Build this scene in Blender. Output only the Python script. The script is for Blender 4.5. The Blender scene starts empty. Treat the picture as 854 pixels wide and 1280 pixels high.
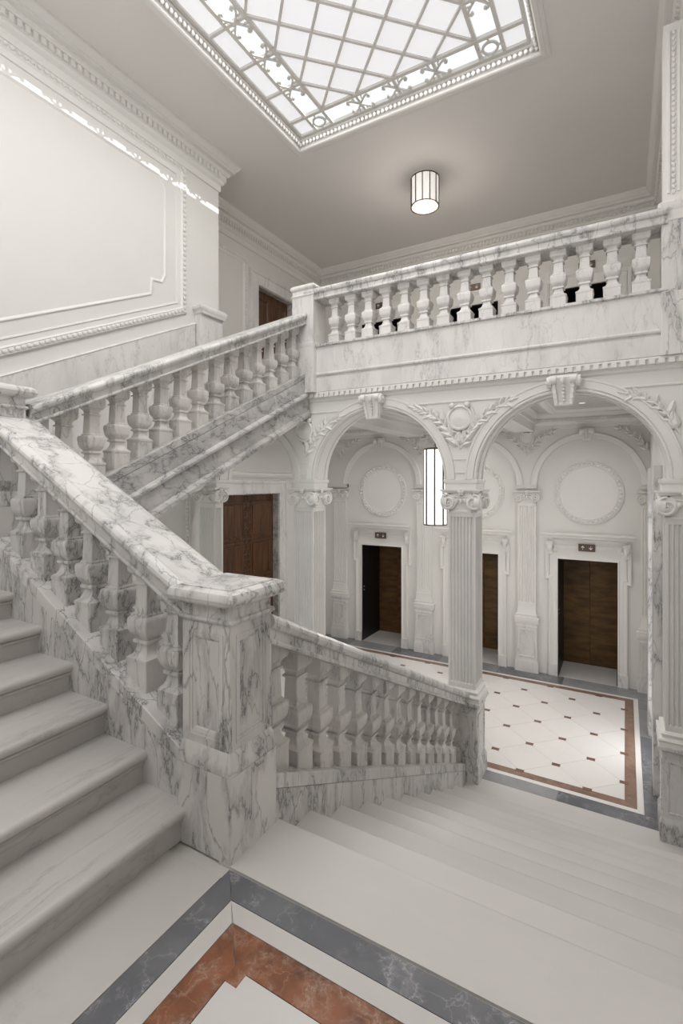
import bpy, bmesh, math, random
from mathutils import Vector, Matrix
random.seed(7)
pi = math.pi
sc = bpy.context.scene
COL = sc.collection

# ------------------------------------------------------------------ camera, world, sun, skylight daylight, exposure
cam = bpy.data.cameras.new('camera')
co = bpy.data.objects.new('camera', cam)
COL.objects.link(co)
co.location = (0, 0, 1.68)
co.rotation_euler = (pi / 2, 0, 0.522)
cam.sensor_fit = 'HORIZONTAL'
cam.sensor_width = 36
cam.lens = 617.3 / 854 * 36
cam.shift_y = -(640 - 601.8) / 854
cam.clip_start = 0.05
sc.camera = co
sc.view_settings.view_transform = 'Standard'
sc.view_settings.look = 'None'
sc.view_settings.gamma = 1
sc.view_settings.exposure = 0.0
try:
    sc.cycles.use_denoising = True
    sc.cycles.max_bounces = 8
    sc.cycles.diffuse_bounces = 6
    sc.cycles.sample_clamp_indirect = 6
except Exception:
    pass

world = bpy.data.worlds.new('sky')
sc.world = world
world.use_nodes = True
bg = world.node_tree.nodes['Background']
bg.inputs[0].default_value = (0.985, 0.99, 1.0, 1)
bg.inputs[1].default_value = 1.15


def lamp(name, kind, loc, energy, color=(1, 1, 1), **kw):
    d = bpy.data.lights.new(name, kind)
    d.energy = energy
    d.color = color
    for k, v in kw.items():
        if k not in ('rot', 'parent'):
            setattr(d, k, v)
    o = bpy.data.objects.new(name, d)
    COL.objects.link(o)
    o.location = loc
    if 'rot' in kw:
        o.rotation_euler = kw['rot']
    return o


SUN = lamp('sun', 'SUN', (3, 3, 12), 5.0, (1, 0.97, 0.92), angle=0.004)
SUN.rotation_euler = Vector((-1.62, 0.10, -0.80)).to_track_quat('-Z', 'Y').to_euler()
# daylight falling through the frosted skylight
lamp('skylight_daylight', 'AREA', (-2.33, 2.75, 6.28), 150, (1, 0.985, 0.97), shape='RECTANGLE', size=2.9, size_y=5.5)
# added fill light, placed at the made-up window behind the camera
lamp('stair_fill_light', 'AREA', (-2.4, -0.93, 4.1), 85, (1, 0.99, 0.98), shape='RECTANGLE', size=2.6, size_y=2.6, rot=(pi / 2 + 0.42, 0, 0))
# assumed side light, added at an unseen glazed door in the lobby side wall
lamp('assumed_side_light', 'AREA', (0.30, 7.0, 0.0), 15, (1, 0.99, 0.98), shape='RECTANGLE', size=2.9, size_y=0.8, rot=(0, pi / 2, 0))
# assumed recessed lamps in the coffers, added to light the lobby
ASSUMED_LAMPS = [(-0.55, 6.35), (-2.55, 6.35), (-4.6, 6.4), (-0.55, 8.0), (-2.55, 8.35), (-4.4, 7.9)]


# ------------------------------------------------------------------ materials
def mat_new(name):
    m = bpy.data.materials.new(name)
    m.use_nodes = True
    nt = m.node_tree
    b = nt.nodes['Principled BSDF']
    return m, nt, b


def N(nt, t, **kw):
    n = nt.nodes.new(t)
    for k, v in kw.items():
        setattr(n, k, v)
    return n


def setin(n, **kw):
    for k, v in kw.items():
        n.inputs[k.replace('_', ' ')].default_value = v


def position(nt, spread=1.0, rot=(0, 0, 0), scl=(1, 1, 1)):
    g = N(nt, 'ShaderNodeNewGeometry')
    oi = N(nt, 'ShaderNodeObjectInfo')
    cx = N(nt, 'ShaderNodeVectorMath', operation='SCALE')
    cv = N(nt, 'ShaderNodeCombineXYZ')
    m1 = N(nt, 'ShaderNodeMath', operation='MULTIPLY')
    m1.inputs[1].default_value = 37.0 * spread
    m2 = N(nt, 'ShaderNodeMath', operation='MULTIPLY')
    m2.inputs[1].default_value = 71.0 * spread
    nt.links.new(oi.outputs['Random'], m1.inputs[0])
    nt.links.new(oi.outputs['Random'], m2.inputs[0])
    nt.links.new(m1.outputs[0], cv.inputs[0])
    nt.links.new(m2.outputs[0], cv.inputs[1])
    nt.links.new(m1.outputs[0], cv.inputs[2])
    a = N(nt, 'ShaderNodeVectorMath', operation='ADD')
    nt.links.new(g.outputs['Position'], a.inputs[0])
    nt.links.new(cv.outputs[0], a.inputs[1])
    mp = N(nt, 'ShaderNodeMapping')
    mp.inputs['Rotation'].default_value = rot
    mp.inputs['Scale'].default_value = scl
    nt.links.new(a.outputs[0], mp.inputs[0])
    return mp.outputs[0]


def noise(nt, vec, scale, detail=4, rough=0.55):
    n = N(nt, 'ShaderNodeTexNoise')
    setin(n, Scale=scale, Detail=detail, Roughness=rough)
    nt.links.new(vec, n.inputs['Vector'])
    return n


def maprange(nt, val, a, b, c=0.0, d=1.0):
    r = N(nt, 'ShaderNodeMapRange')
    r.interpolation_type = 'SMOOTHSTEP'
    for i, v in enumerate((a, b, c, d)):
        r.inputs[i + 1].default_value = v
    nt.links.new(val, r.inputs[0])
    return r.outputs[0]


def mixcol(nt, fac, c1, c2):
    m = N(nt, 'ShaderNodeMix', data_type='RGBA')
    for sock, c in ((m.inputs[6], c1), (m.inputs[7], c2)):
        if isinstance(c, tuple):
            sock.default_value = (*c, 1)
        else:
            nt.links.new(c, sock)
    if isinstance(fac, float):
        m.inputs[0].default_value = fac
    else:
        nt.links.new(fac, m.inputs[0])
    return m.outputs[2]


def fmath(nt, op, a, b):
    m = N(nt, 'ShaderNodeMath', operation=op)
    for i, v in enumerate((a, b)):
        if isinstance(v, (int, float)):
            m.inputs[i].default_value = v
        else:
            nt.links.new(v, m.inputs[i])
    return m.outputs[0]


def marble(name, base, cloud, vein, strength=0.8, scale=1.0, width=0.02, rough=0.32, rot=(0.55, 0.5, 0.7), scl=(1.25, 1.25, 0.4),
           cells=0.5, clouds=0.6, cover=0.45, spread=1.0, halo=0.42):
    m, nt, b = mat_new(name)
    v = position(nt, spread, rot, tuple(s * scale for s in scl))
    w = noise(nt, v, 1.7, 5, 0.6)
    sub = N(nt, 'ShaderNodeVectorMath', operation='MULTIPLY_ADD')
    sub.inputs[1].default_value = (0.5,) * 3
    nt.links.new(w.outputs['Color'], sub.inputs[0])
    nt.links.new(v, sub.inputs[2])
    vv = sub.outputs[0]
    n1 = noise(nt, vv, 2.0, 7, 0.6)
    ridge = fmath(nt, 'ABSOLUTE', fmath(nt, 'SUBTRACT', n1.outputs['Fac'], 0.5), 0)
    v1 = maprange(nt, ridge, 0.0, width, 1, 0)
    mask = maprange(nt, noise(nt, v, 1.4, 2).outputs['Fac'], cover, cover + 0.22)
    v1 = fmath(nt, 'MULTIPLY', v1, mask)
    # halo of grey beside the veins
    halo = fmath(nt, 'MULTIPLY', maprange(nt, ridge, 0.0, width * 4.5, halo, 0), mask)
    vo = N(nt, 'ShaderNodeTexVoronoi', feature='DISTANCE_TO_EDGE')
    setin(vo, Scale=3.1)
    nt.links.new(vv, vo.inputs['Vector'])
    v2 = maprange(nt, vo.outputs['Distance'], 0.0, width * 1.5, 1, 0)
    mask2 = maprange(nt, noise(nt, v, 1.9, 2).outputs['Fac'], cover + 0.02, cover + 0.25)
    v2 = fmath(nt, 'MULTIPLY', fmath(nt, 'MULTIPLY', v2, mask2), cells)
    cl = maprange(nt, noise(nt, vv, 1.1, 4).outputs['Fac'], 0.36, 0.72, 0, clouds)
    c = mixcol(nt, cl, base, cloud)
    al = fmath(nt, 'MULTIPLY', fmath(nt, 'MAXIMUM', fmath(nt, 'MAXIMUM', v1, v2), halo), strength)
    c = mixcol(nt, al, c, vein)
    nt.links.new(c, b.inputs['Base Color'])
    b.inputs['Roughness'].default_value = rough
    b.inputs['Specular IOR Level'].default_value = 0.4
    return m


def plain(name, col, rough=0.6, var=0.06, metal=0.0, scale=2.0, spec=0.3):
    m, nt, b = mat_new(name)
    v = position(nt)
    n = noise(nt, v, scale, 4)
    c = mixcol(nt, maprange(nt, n.outputs['Fac'], 0.3, 0.7), tuple(x * (1 - var) for x in col), tuple(min(1, x * (1 + var)) for x in col))
    nt.links.new(c, b.inputs['Base Color'])
    b.inputs['Roughness'].default_value = rough
    b.inputs['Metallic'].default_value = metal
    b.inputs['Specular IOR Level'].default_value = spec
    return m


def glow(name, col, strength, base=(0.8, 0.8, 0.8)):
    m, nt, b = mat_new(name)
    v = position(nt)
    n = noise(nt, v, 1.2, 2)
    c = mixcol(nt, maprange(nt, n.outputs['Fac'], 0.35, 0.65), tuple(x * 0.97 for x in col), col)
    nt.links.new(c, b.inputs['Emission Color'])
    b.inputs['Base Color'].default_value = (*base, 1)
    b.inputs['Emission Strength'].default_value = strength
    b.inputs['Roughness'].default_value = 0.5
    return m


def bronze_mat():
    m, nt, b = mat_new('bronze_panel')
    v = position(nt, 1, (0, 0, 0), (1.5, 1.5, 6))
    n = noise(nt, v, 2.0, 5)
    n2 = noise(nt, position(nt), 1.1, 3)
    c = mixcol(nt, maprange(nt, n.outputs['Fac'], 0.3, 0.7), (0.085, 0.043, 0.013), (0.165, 0.088, 0.027))
    c = mixcol(nt, maprange(nt, n2.outputs['Fac'], 0.5, 0.75, 0, 0.6), c, (0.022, 0.016, 0.012))
    nt.links.new(c, b.inputs['Base Color'])
    b.inputs['Metallic'].default_value = 0.35
    b.inputs['Roughness'].default_value = 0.5
    return m


def wood_mat(name, c1, c2):
    m, nt, b = mat_new(name)
    v = position(nt, 1, (0, 0, 0), (9, 9, 0.8))
    n = noise(nt, v, 2.0, 6, 0.65)
    c = mixcol(nt, maprange(nt, n.outputs['Fac'], 0.3, 0.72), c1, c2)
    nt.links.new(c, b.inputs['Base Color'])
    b.inputs['Roughness'].default_value = 0.42
    return m


M = {}
M['arab'] = marble('veined_marble', (0.70, 0.68, 0.665), (0.50, 0.49, 0.485), (0.16, 0.16, 0.165), 0.88, 1.35, 0.017, cells=0.65, clouds=0.6, cover=0.24, halo=0.42)
M['arab2'] = marble('brecciated_marble', (0.69, 0.67, 0.655), (0.50, 0.49, 0.485), (0.16, 0.16, 0.165), 0.88, 1.5, 0.017, cells=0.85, clouds=0.55, cover=0.24, halo=0.40)
M['balu'] = marble('baluster_marble', (0.67, 0.645, 0.62), (0.52, 0.50, 0.485), (0.24, 0.23, 0.225), 0.7, 1.7, 0.016, cells=0.5, clouds=0.75, cover=0.30, halo=0.42)
M['string'] = marble('grey_veined_marble', (0.60, 0.58, 0.565), (0.42, 0.41, 0.405), (0.13, 0.13, 0.135), 0.85, 2.6, 0.034, cells=0.5, clouds=0.8, cover=0.32, rot=(0.9, 0.2, 0.4), scl=(1, 0.6, 1))
M['railgrey'] = marble('greyed_rail_marble', (0.66, 0.645, 0.63), (0.46, 0.45, 0.44), (0.16, 0.16, 0.165), 0.85, 1.8, 0.02, cells=0.7, clouds=0.8, cover=0.3, halo=0.4)
M['pale'] = marble('pale_marble', (0.73, 0.71, 0.695), (0.57, 0.555, 0.545), (0.30, 0.295, 0.295), 0.6, 2.2, 0.018, cells=0.5, clouds=0.6, cover=0.38, halo=0.3)
M['step'] = marble('step_marble', (0.56, 0.54, 0.52), (0.475, 0.46, 0.445), (0.22, 0.21, 0.205), 0.42, 1.2, 0.008, rough=0.38, rot=(0, 0, 0.06), scl=(2.4, 0.35, 1), cells=0.1, clouds=0.9, cover=0.42)
M['tread'] = marble('worn_tread_marble', (0.60, 0.58, 0.56), (0.53, 0.51, 0.495), (0.38, 0.37, 0.36), 0.25, 0.9, 0.01, rough=0.42, rot=(0, 0, 0.1), scl=(0.5, 1.6, 1), cells=0.1, clouds=0.8, cover=0.52)
M['landing'] = marble('landing_marble', (0.58, 0.56, 0.54), (0.51, 0.49, 0.475), (0.36, 0.35, 0.34), 0.25, 0.8, 0.01, rough=0.35, cells=0.1, clouds=0.8, cover=0.52)
M['grey'] = marble('dark_grey_marble', (0.125, 0.128, 0.142), (0.19, 0.193, 0.207), (0.46, 0.46, 0.47), 0.7, 2.6, 0.013, rough=0.3, cells=0.5, clouds=0.9, cover=0.42, scl=(1, 1, 1), halo=0.3)
M['midgrey'] = marble('mid_grey_marble', (0.25, 0.253, 0.263), (0.33, 0.333, 0.343), (0.5, 0.5, 0.5), 0.5, 1.5, 0.012, rough=0.3, cells=0.3, clouds=0.9, cover=0.5)
M['red'] = marble('red_marble', (0.27, 0.105, 0.052), (0.085, 0.038, 0.024), (0.52, 0.38, 0.30), 0.55, 4.5, 0.02, rough=0.3, cells=0.6, clouds=1.0, cover=0.36, scl=(1, 1, 1))
M['redfar'] = marble('brown_red_marble', (0.27, 0.17, 0.125), (0.20, 0.12, 0.09), (0.48, 0.38, 0.31), 0.45, 2.4, 0.016, rough=0.3, cells=0.5, clouds=1.0, cover=0.42)
M['insert'] = plain('brown_insert_marble', (0.19, 0.11, 0.08), 0.35, 0.2, scale=9)
M['tile'] = marble('ivory_tile', (0.80, 0.78, 0.755), (0.75, 0.73, 0.705), (0.62, 0.60, 0.57), 0.25, 1.0, 0.012, rough=0.28, cells=0.1, cover=0.55)
M['pale_tile'] = marble('landing_tile', (0.66, 0.645, 0.625), (0.6, 0.585, 0.565), (0.45, 0.44, 0.43), 0.25, 1.0, 0.012, rough=0.3, cells=0.1, cover=0.55)
M['joint'] = plain('tile_joint', (0.62, 0.60, 0.575), 0.7, 0.05)
M['seam'] = plain('dark_joint', (0.05, 0.05, 0.05), 0.8, 0.05)
M['plaster'] = plain('wall_plaster', (0.695, 0.682, 0.658), 0.65, 0.02, scale=0.8)
M['white'] = plain('white_plaster', (0.735, 0.722, 0.698), 0.6, 0.02, scale=0.8)
M['ceil'] = plain('ceiling_paint', (0.72, 0.70, 0.68), 0.75, 0.02, scale=0.6)
M['column'] = plain('column_stone', (0.66, 0.645, 0.63), 0.5, 0.03, scale=3)
M['bronze'] = bronze_mat()
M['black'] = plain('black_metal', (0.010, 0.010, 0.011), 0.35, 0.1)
M['wood'] = wood_mat('carved_wood', (0.036, 0.016, 0.006), (0.14, 0.058, 0.02))
M['sign'] = plain('bronze_sign', (0.15, 0.115, 0.085), 0.4, 0.15, 0.3, 8)
M['arrow'] = plain('arrow_white', (0.85, 0.84, 0.82), 0.5, 0.02)
M['brass'] = plain('dark_bronze_rib', (0.075, 0.05, 0.035), 0.4, 0.15, 0.5, 8)
M['shade'] = glow('lamp_glass', (1.0, 0.94, 0.86), 0.5)
M['lantern'] = glow('lantern_glass', (1.0, 0.97, 0.94), 0.8)
M['pane'] = glow('frosted_pane', (0.925, 0.925, 0.95), 0.66, (0.5, 0.5, 0.5))
M['bar'] = plain('skylight_paint', (0.68, 0.66, 0.635), 0.55, 0.04)


def clear_mat():
    m, nt, b = mat_new('clear_pane')
    t = N(nt, 'ShaderNodeBsdfTransparent')
    t.inputs[0].default_value = (0.97, 0.98, 0.98, 1)
    g = N(nt, 'ShaderNodeBsdfGlossy')
    g.inputs['Roughness'].default_value = 0.05
    mx = N(nt, 'ShaderNodeMixShader')
    mx.inputs[0].default_value = 0.04
    nt.links.new(t.outputs[0], mx.inputs[1])
    nt.links.new(g.outputs[0], mx.inputs[2])
    nt.links.new(mx.outputs[0], nt.nodes['Material Output'].inputs[0])
    return m


M['clear'] = clear_mat()


# ------------------------------------------------------------------ mesh helpers
class MB:
    def __init__(self):
        self.v = []
        self.f = []

    def add(self, vs, fs):
        o = len(self.v)
        self.v += [tuple(p) for p in vs]
        self.f += [tuple(i + o for i in f) for f in fs]

    def box(self, x0, x1, y0, y1, z0, z1):
        self.add([(x0, y0, z0), (x1, y0, z0), (x1, y1, z0), (x0, y1, z0), (x0, y0, z1), (x1, y0, z1), (x1, y1, z1), (x0, y1, z1)],
                 [(0, 3, 2, 1), (4, 5, 6, 7), (0, 1, 5, 4), (1, 2, 6, 5), (2, 3, 7, 6), (3, 0, 4, 7)])
        return self

    def prism(self, pts, vec):
        n = len(pts)
        vec = Vector(vec)
        b = [Vector(p) + vec for p in pts]
        self.add(list(pts) + b, [tuple(range(n))[::-1], tuple(range(n, 2 * n))] + [(i, (i + 1) % n, n + (i + 1) % n, n + i) for i in range(n)])
        return self

    def rings(self, rs, closed=False, caps=True):
        n = len(rs[0])
        o = len(self.v)
        for r in rs:
            self.v += [tuple(p) for p in r]
        m = len(rs)
        for i in range(m if closed else m - 1):
            a, b = o + i * n, o + ((i + 1) % m) * n
            for j in range(n):
                k = (j + 1) % n
                self.f.append((a + j, a + k, b + k, b + j))
        if caps and not closed:
            self.f.append(tuple(o + j for j in range(n))[::-1])
            self.f.append(tuple(o + (m - 1) * n + j for j in range(n)))
        return self

    def sqlathe(self, prof, cx=0, cy=0, ch=0.12, ax=1.0, ay=1.0):
        rs = []
        for r, z in prof:
            a, b = r * ax, r * ay
            c = ch * r
            rs.append([(cx + x, cy + y, z) for x, y in ((-a + c, -b), (a - c, -b), (a, -b + c), (a, b - c), (a - c, b), (-a + c, b), (-a, b - c), (-a, -b + c))])
        return self.rings(rs)

    def lathe(self, prof, cx, cy, n=24):
        return self.rings([[(cx + r * math.cos(2 * pi * i / n), cy + r * math.sin(2 * pi * i / n), z) for i in range(n)] for r, z in prof])

    def sphere(self, c, r, n=6, m=4, s=(1, 1, 1)):
        rs = []
        for j in range(m + 1):
            a = pi * (j / m) - pi / 2
            rr = max(0.02, math.cos(a))
            rs.append([(c[0] + r * s[0] * rr * math.cos(2 * pi * i / n), c[1] + r * s[1] * rr * math.sin(2 * pi * i / n), c[2] + r * s[2] * math.sin(a)) for i in range(n)])
        return self.rings(rs)


def frame(O, ex, ey, n):
    return Vector(O), Vector(ex), Vector(ey), Vector(n)


def FY(y):
    return frame((0, y, 0), (1, 0, 0), (0, 0, 1), (0, -1, 0))      # a wall that looks towards -y


def FX(x, s=1):
    return frame((x, 0, 0), (0, 1, 0), (0, 0, 1), (s, 0, 0))       # a wall that looks towards +x (s=1)


def FZ(z, s=-1):
    return frame((0, 0, z), (1, 0, 0), (0, 1, 0), (0, 0, s))       # ceiling (s=-1)


def sweep(mb, path, prof, fr, closed=False):
    O, ex, ey, nn = fr
    n = len(path)
    P = [Vector((p[0], p[1])) for p in path]
    rs = []
    for i in range(n):
        d1 = (P[i] - P[i - 1]).normalized() if (i > 0 or closed) else (P[1] - P[0]).normalized()
        d2 = (P[(i + 1) % n] - P[i]).normalized() if (i < n - 1 or closed) else d1
        n1 = Vector((-d1.y, d1.x))
        n2 = Vector((-d2.y, d2.x))
        m = (n1 + n2) / max(0.15, 1 + n1.dot(n2))
        rs.append([O + ex * (P[i].x + m.x * u) + ey * (P[i].y + m.y * u) + nn * w for u, w in prof])
    return mb.rings(rs, closed)


def tube2d(mb, path, r, fr, w0=0.0, w1=None, k=4):
    """flat-backed bar that follows a 2d path, tapering r -> w1"""
    h = r
    prof = [(-r, w0), (r, w0), (r * 0.7, w0 + h * 1.2), (-r * 0.7, w0 + h * 1.2)]
    return sweep(mb, path, prof, fr)


def arc(cx, cy, r, a0, a1, n):
    return [(cx + r * math.cos(a0 + (a1 - a0) * i / n), cy + r * math.sin(a0 + (a1 - a0) * i / n)) for i in range(n + 1)]


ORG = {}


def build(name, mb, mat, parent=None, loc=None, ang=32, bevel=0.0, flat=False):
    """one mesh object. loc None: verts are world coordinates; else they are local about loc"""
    me = bpy.data.meshes.new(name)
    base = ORG[parent.name] if parent else Vector((0, 0, 0))
    if loc is None:
        if parent:
            org = base
        else:
            xs, ys, zs = zip(*mb.v)
            org = Vector(((min(xs) + max(xs)) / 2, (min(ys) + max(ys)) / 2, min(zs)))
        me.from_pydata([Vector(p) - org for p in mb.v], [], mb.f)
    else:
        org = Vector(loc)
        me.from_pydata(mb.v, [], mb.f)
    bm = bmesh.new()
    bm.from_mesh(me)
    bmesh.ops.recalc_face_normals(bm, faces=bm.faces)
    bm.to_mesh(me)
    bm.free()
    if not flat:
        me.shade_smooth()
        me.set_sharp_from_angle(angle=math.radians(ang))
    me.materials.append(mat)
    o = bpy.data.objects.new(name, me)
    COL.objects.link(o)
    if parent:
        o.parent = parent
    o.location = org - base
    ORG[o.name] = org
    if bevel:
        bv = o.modifiers.new('bevel', 'BEVEL')
        bv.width = bevel
        bv.segments = 2
        bv.limit_method = 'ANGLE'
        bv.angle_limit = math.radians(40)
    return o


def tag(o, label, cat, group=None, kind=None):
    o['label'] = label
    o['category'] = cat
    if group:
        o['group'] = group
    if kind:
        o['kind'] = kind
    return o


def thing(name, label, cat, loc, group=None, kind=None):
    o = bpy.data.objects.new(name, None)
    o.empty_display_size = 0.1
    COL.objects.link(o)
    o.location = loc
    ORG[o.name] = Vector(loc)
    return tag(o, label, cat, group, kind)


def inst(src, loc, parent=None, rz=0.0):
    c = src.copy()
    COL.objects.link(c)
    base = ORG[parent.name] if parent else Vector((0, 0, 0))
    c.parent = parent
    c.location = Vector(loc) - base
    if rz:
        c.rotation_euler = (0, 0, rz)
    ORG[c.name] = Vector(loc)
    return c


def stuff(o):
    o['kind'] = 'stuff'
    return o


def kids(o):
    return [c for c in bpy.data.objects if c.parent == o]


def dup(root, delta, label, group=None, mirror=False):
    """copy of a thing with its parts and sub-parts"""
    delta = Vector(delta)
    r = root.copy()
    COL.objects.link(r)
    r.location = Vector(root.location) + delta
    ORG[r.name] = ORG[root.name] + delta
    r['label'] = label
    if group:
        r['group'] = group
    for c in CH.get(root.name, []):
        d = c.copy()
        COL.objects.link(d)
        d.parent = r
        ORG[d.name] = ORG[c.name] + delta
        for g in CH.get(c.name, []):
            h = g.copy()
            COL.objects.link(h)
            h.parent = d
            ORG[h.name] = ORG[g.name] + delta
    return r


CH = {}


def index_children():
    CH.clear()
    for o in bpy.data.objects:
        if o.parent:
            CH.setdefault(o.parent.name, []).append(o)


# ------------------------------------------------------------------ main dimensions (metres, landing floor = 0)
R, T, TL = 0.1633, 0.339, 0.3143        # riser, tread of the flights in y, tread of the side flight
Y0 = 1.9925                              # landing edge
ZL = -10 * R                             # lobby floor
ZU = 18 * R                              # gallery floor
ZC = 6.22                                # ceiling
XR, XL, XS = 0.5, -5.83, -5.05           # right wall, lobby left wall, stair left wall
YB = 9.15                                # back wall
YA0, YA1 = 5.45, 5.78                    # arcade
SX = -1.66                               # centre line of lower balustrade
SY = 1.79                                # centre line of side balustrade
UX = -3.735                              # centre line of upper balustrade
XL0 = -1.768                             # first nosing of the side flight
ZM = 7 * R                               # middle landing
XM = XL0 - 6 * TL                        # its edge
YU = 5.45 - 10 * T                       # first nosing of the upper flight
S1 = R / T
S2 = R / TL


def nosz_low(y):
    return -(y - Y0) * S1


def nosz_side(x):
    return R + (XL0 - x) * S2


def nosz_up(y):
    return ZU - (5.45 - y) * S1


# ------------------------------------------------------------------ shell
def setting(name, label, cat):
    return thing(name, label, cat, (0, 0, 0), kind='structure')


# ceiling with skylight opening
SKX0, SKX1, SKY0, SKY1 = -3.86, -0.78, -0.12, 5.57
ce = MB()
for x0, x1, y0, y1 in ((-6.1, SKX0, -1.2, 10.2), (SKX1, 0.9, -1.2, 10.2), (SKX0, SKX1, SKY1, 10.2), (SKX0, SKX1, -1.2, SKY0)):
    ce.box(x0, x1, y0, y1, ZC, ZC + 0.16)
o = build('ceiling', ce, M['ceil'], flat=True)
tag(o, 'grey-white plaster ceiling around the skylight', 'ceiling', kind='structure')

# back wall with the recesses of six lifts
DX = [-0.555, -2.435, -4.315]
DW = 0.445
wb = MB()
for z0, z1 in ((ZL - 0.1, ZU - 0.12), (ZU - 0.12, ZC + 0.02)):
    zd = (ZL if z0 < 0 else ZU) + 2.0
    edges = [-6.1] + sorted(e for x in DX for e in (x - DW, x + DW)) + [0.9]
    for i in range(0, len(edges), 2):
        wb.box(edges[i], edges[i + 1], YB, YB + 0.95, z0, z1)
    for x in DX:
        wb.box(x - DW, x + DW, YB, YB + 0.95, zd, z1)
wbk = build('wall_back', wb, M['plaster'], flat=True)
tag(wbk, 'pale plaster wall behind the arches with the lift doorways', 'wall', kind='structure')

o = build('wall_right', MB().box(XR, XR + 0.4, -1.2, YB + 0.4, ZL - 0.1, ZC + 0.02), M['plaster'], flat=True)
tag(o, 'pale plaster side wall beside the marble pier', 'wall', kind='structure')
wr2 = MB().box(0.335, XR + 0.01, YA1 + 0.02, YB, ZL, ZU - 0.13)
o = build('wall_right', wr2, M['plaster'], flat=True)
tag(o, 'lobby side wall behind the half column', 'wall', kind='structure')
o = build('wall_front', MB().box(-6.1, 0.9, -1.4, -1.0, -0.1, ZC + 0.02), M['plaster'], flat=True)
tag(o, 'plaster wall facing the arcade across the stairwell', 'wall', kind='structure')
w2 = setting('fill_window', 'added unseen window for the fill light, in the plaster wall facing the arcade', 'window')  # window added out of view to go with the fill light
mb = MB()
for xx in (-3.75, -2.4, -1.05):
    mb.box(xx - 0.04, xx + 0.04, -1.0, -0.95, 2.75, 5.45)
for zz in (2.75, 4.1, 5.45):
    mb.box(-3.79, -1.01, -1.0, -0.955, zz - 0.04, zz + 0.04)
build('fill_window_frame', mb, M['white'], w2, flat=True)
for xx in (-3.71, -2.36):
    for zz in (2.79, 4.14):
        build('pane', MB().box(xx, xx + 1.27, -0.99, -0.98, zz, zz + 1.27), M['pane'], w2, flat=True)
o = build('sun_screen', MB().box(0.5, 0.9, -1.2, 10.2, ZC + 0.16, 7.75), M['plaster'], flat=True)  # added unseen blocker: keeps the sun off the skylight band nearest to it
tag(o, 'added unseen wall above the roof that blocks part of the sun', 'wall', kind='structure')
# left wall of lobby and gallery, with two door openings
LD = (6.13, 7.68, 1.46)     # lower wooden door y0,y1,ztop
UD = (7.05, 8.15, 5.27)
wl = MB()
X0, X1 = XL - 0.35, XL
wl.box(X0, X1, -1.2, LD[0], ZL - 0.1, ZU - 0.1)
wl.box(X0, X1, LD[1], YB + 0.4, ZL - 0.1, ZU - 0.1)
wl.box(X0, X1, LD[0], LD[1], LD[2], ZU - 0.1)
wl.box(X0, X1, -1.2, UD[0], ZU - 0.1, ZC + 0.02)
wl.box(X0, X1, UD[1], YB + 0.4, ZU - 0.1, ZC + 0.02)
wl.box(X0, X1, UD[0], UD[1], UD[2], ZC + 0.02)
o = build('wall_left', wl, M['plaster'], flat=True)
tag(o, 'plaster wall with the two wooden doors, one above the other', 'wall', kind='structure')
# stair wall: thick wall beside the upper flight
YE = 5.25
zb = lambda y: nosz_up(y) - 0.38
ws = MB().prism([(XL, -1.2, ZM - 0.3), (XL, YU, ZM - 0.3), (XL, YE, zb(YE)), (XL, YE, ZC + 0.02), (XL, -1.2, ZC + 0.02)], (XS - XL, 0, 0))
wsl = build('wall_left', ws, M['plaster'], flat=True)
tag(wsl, 'tall panelled plaster wall rising beside the upper flight', 'wall', kind='structure')

# ------------------------------------------------------------------ floors
fl = setting('floor', 'white marble stair landing inlaid with grey and red bands', 'floor')
FX0, FX1, FY0, FY1 = XL0 + 0.03, XR, -1.0, Y0
build('floor_slab', MB().box(FX0 - 0.3, FX1, FY0, FY1 - 0.03, -0.35, -0.012), M['joint'], fl, flat=True)
# concentric bands from the outside: landing, grey, white, red, field
bands = [(0.0, 'landing'), (0.0, 'grey'), (0.115, 'landing'), (0.19, 'red'), (0.318, 'tile')]
BX0, BY1 = -1.487, 1.612
BX1, BY0 = 0.24, -0.72


def quad(mb, p, z0=-0.03, z1=0.0, g=0.0015):
    c = Vector((sum(q[0] for q in p) / len(p), sum(q[1] for q in p) / len(p)))
    pp = []
    for q in p:
        d = c - Vector(q)
        pp.append((q[0] + g * (1 if d.x > 0 else -1), q[1] + g * (1 if d.y > 0 else -1), z0))
    mb.prism(pp, (0, 0, z1 - z0))
    return mb


def band(parent, x0, x1, y0, y1, w, mat, name, z=0.0):
    i0, i1, j0, j1 = x0 + w, x1 - w, y0 + w, y1 - w
    for p in ([(x0, y1), (x1, y1), (i1, j1), (i0, j1)], [(x0, y0), (i0, j0), (i0, j1), (x0, y1)],
              [(x1, y1), (x1, y0), (i1, j0), (i1, j1)], [(x0, y0), (x1, y0), (i1, j0), (i0, j0)]):
        build(name, quad(MB(), p, z - 0.03, z), mat, parent, flat=True)


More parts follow.
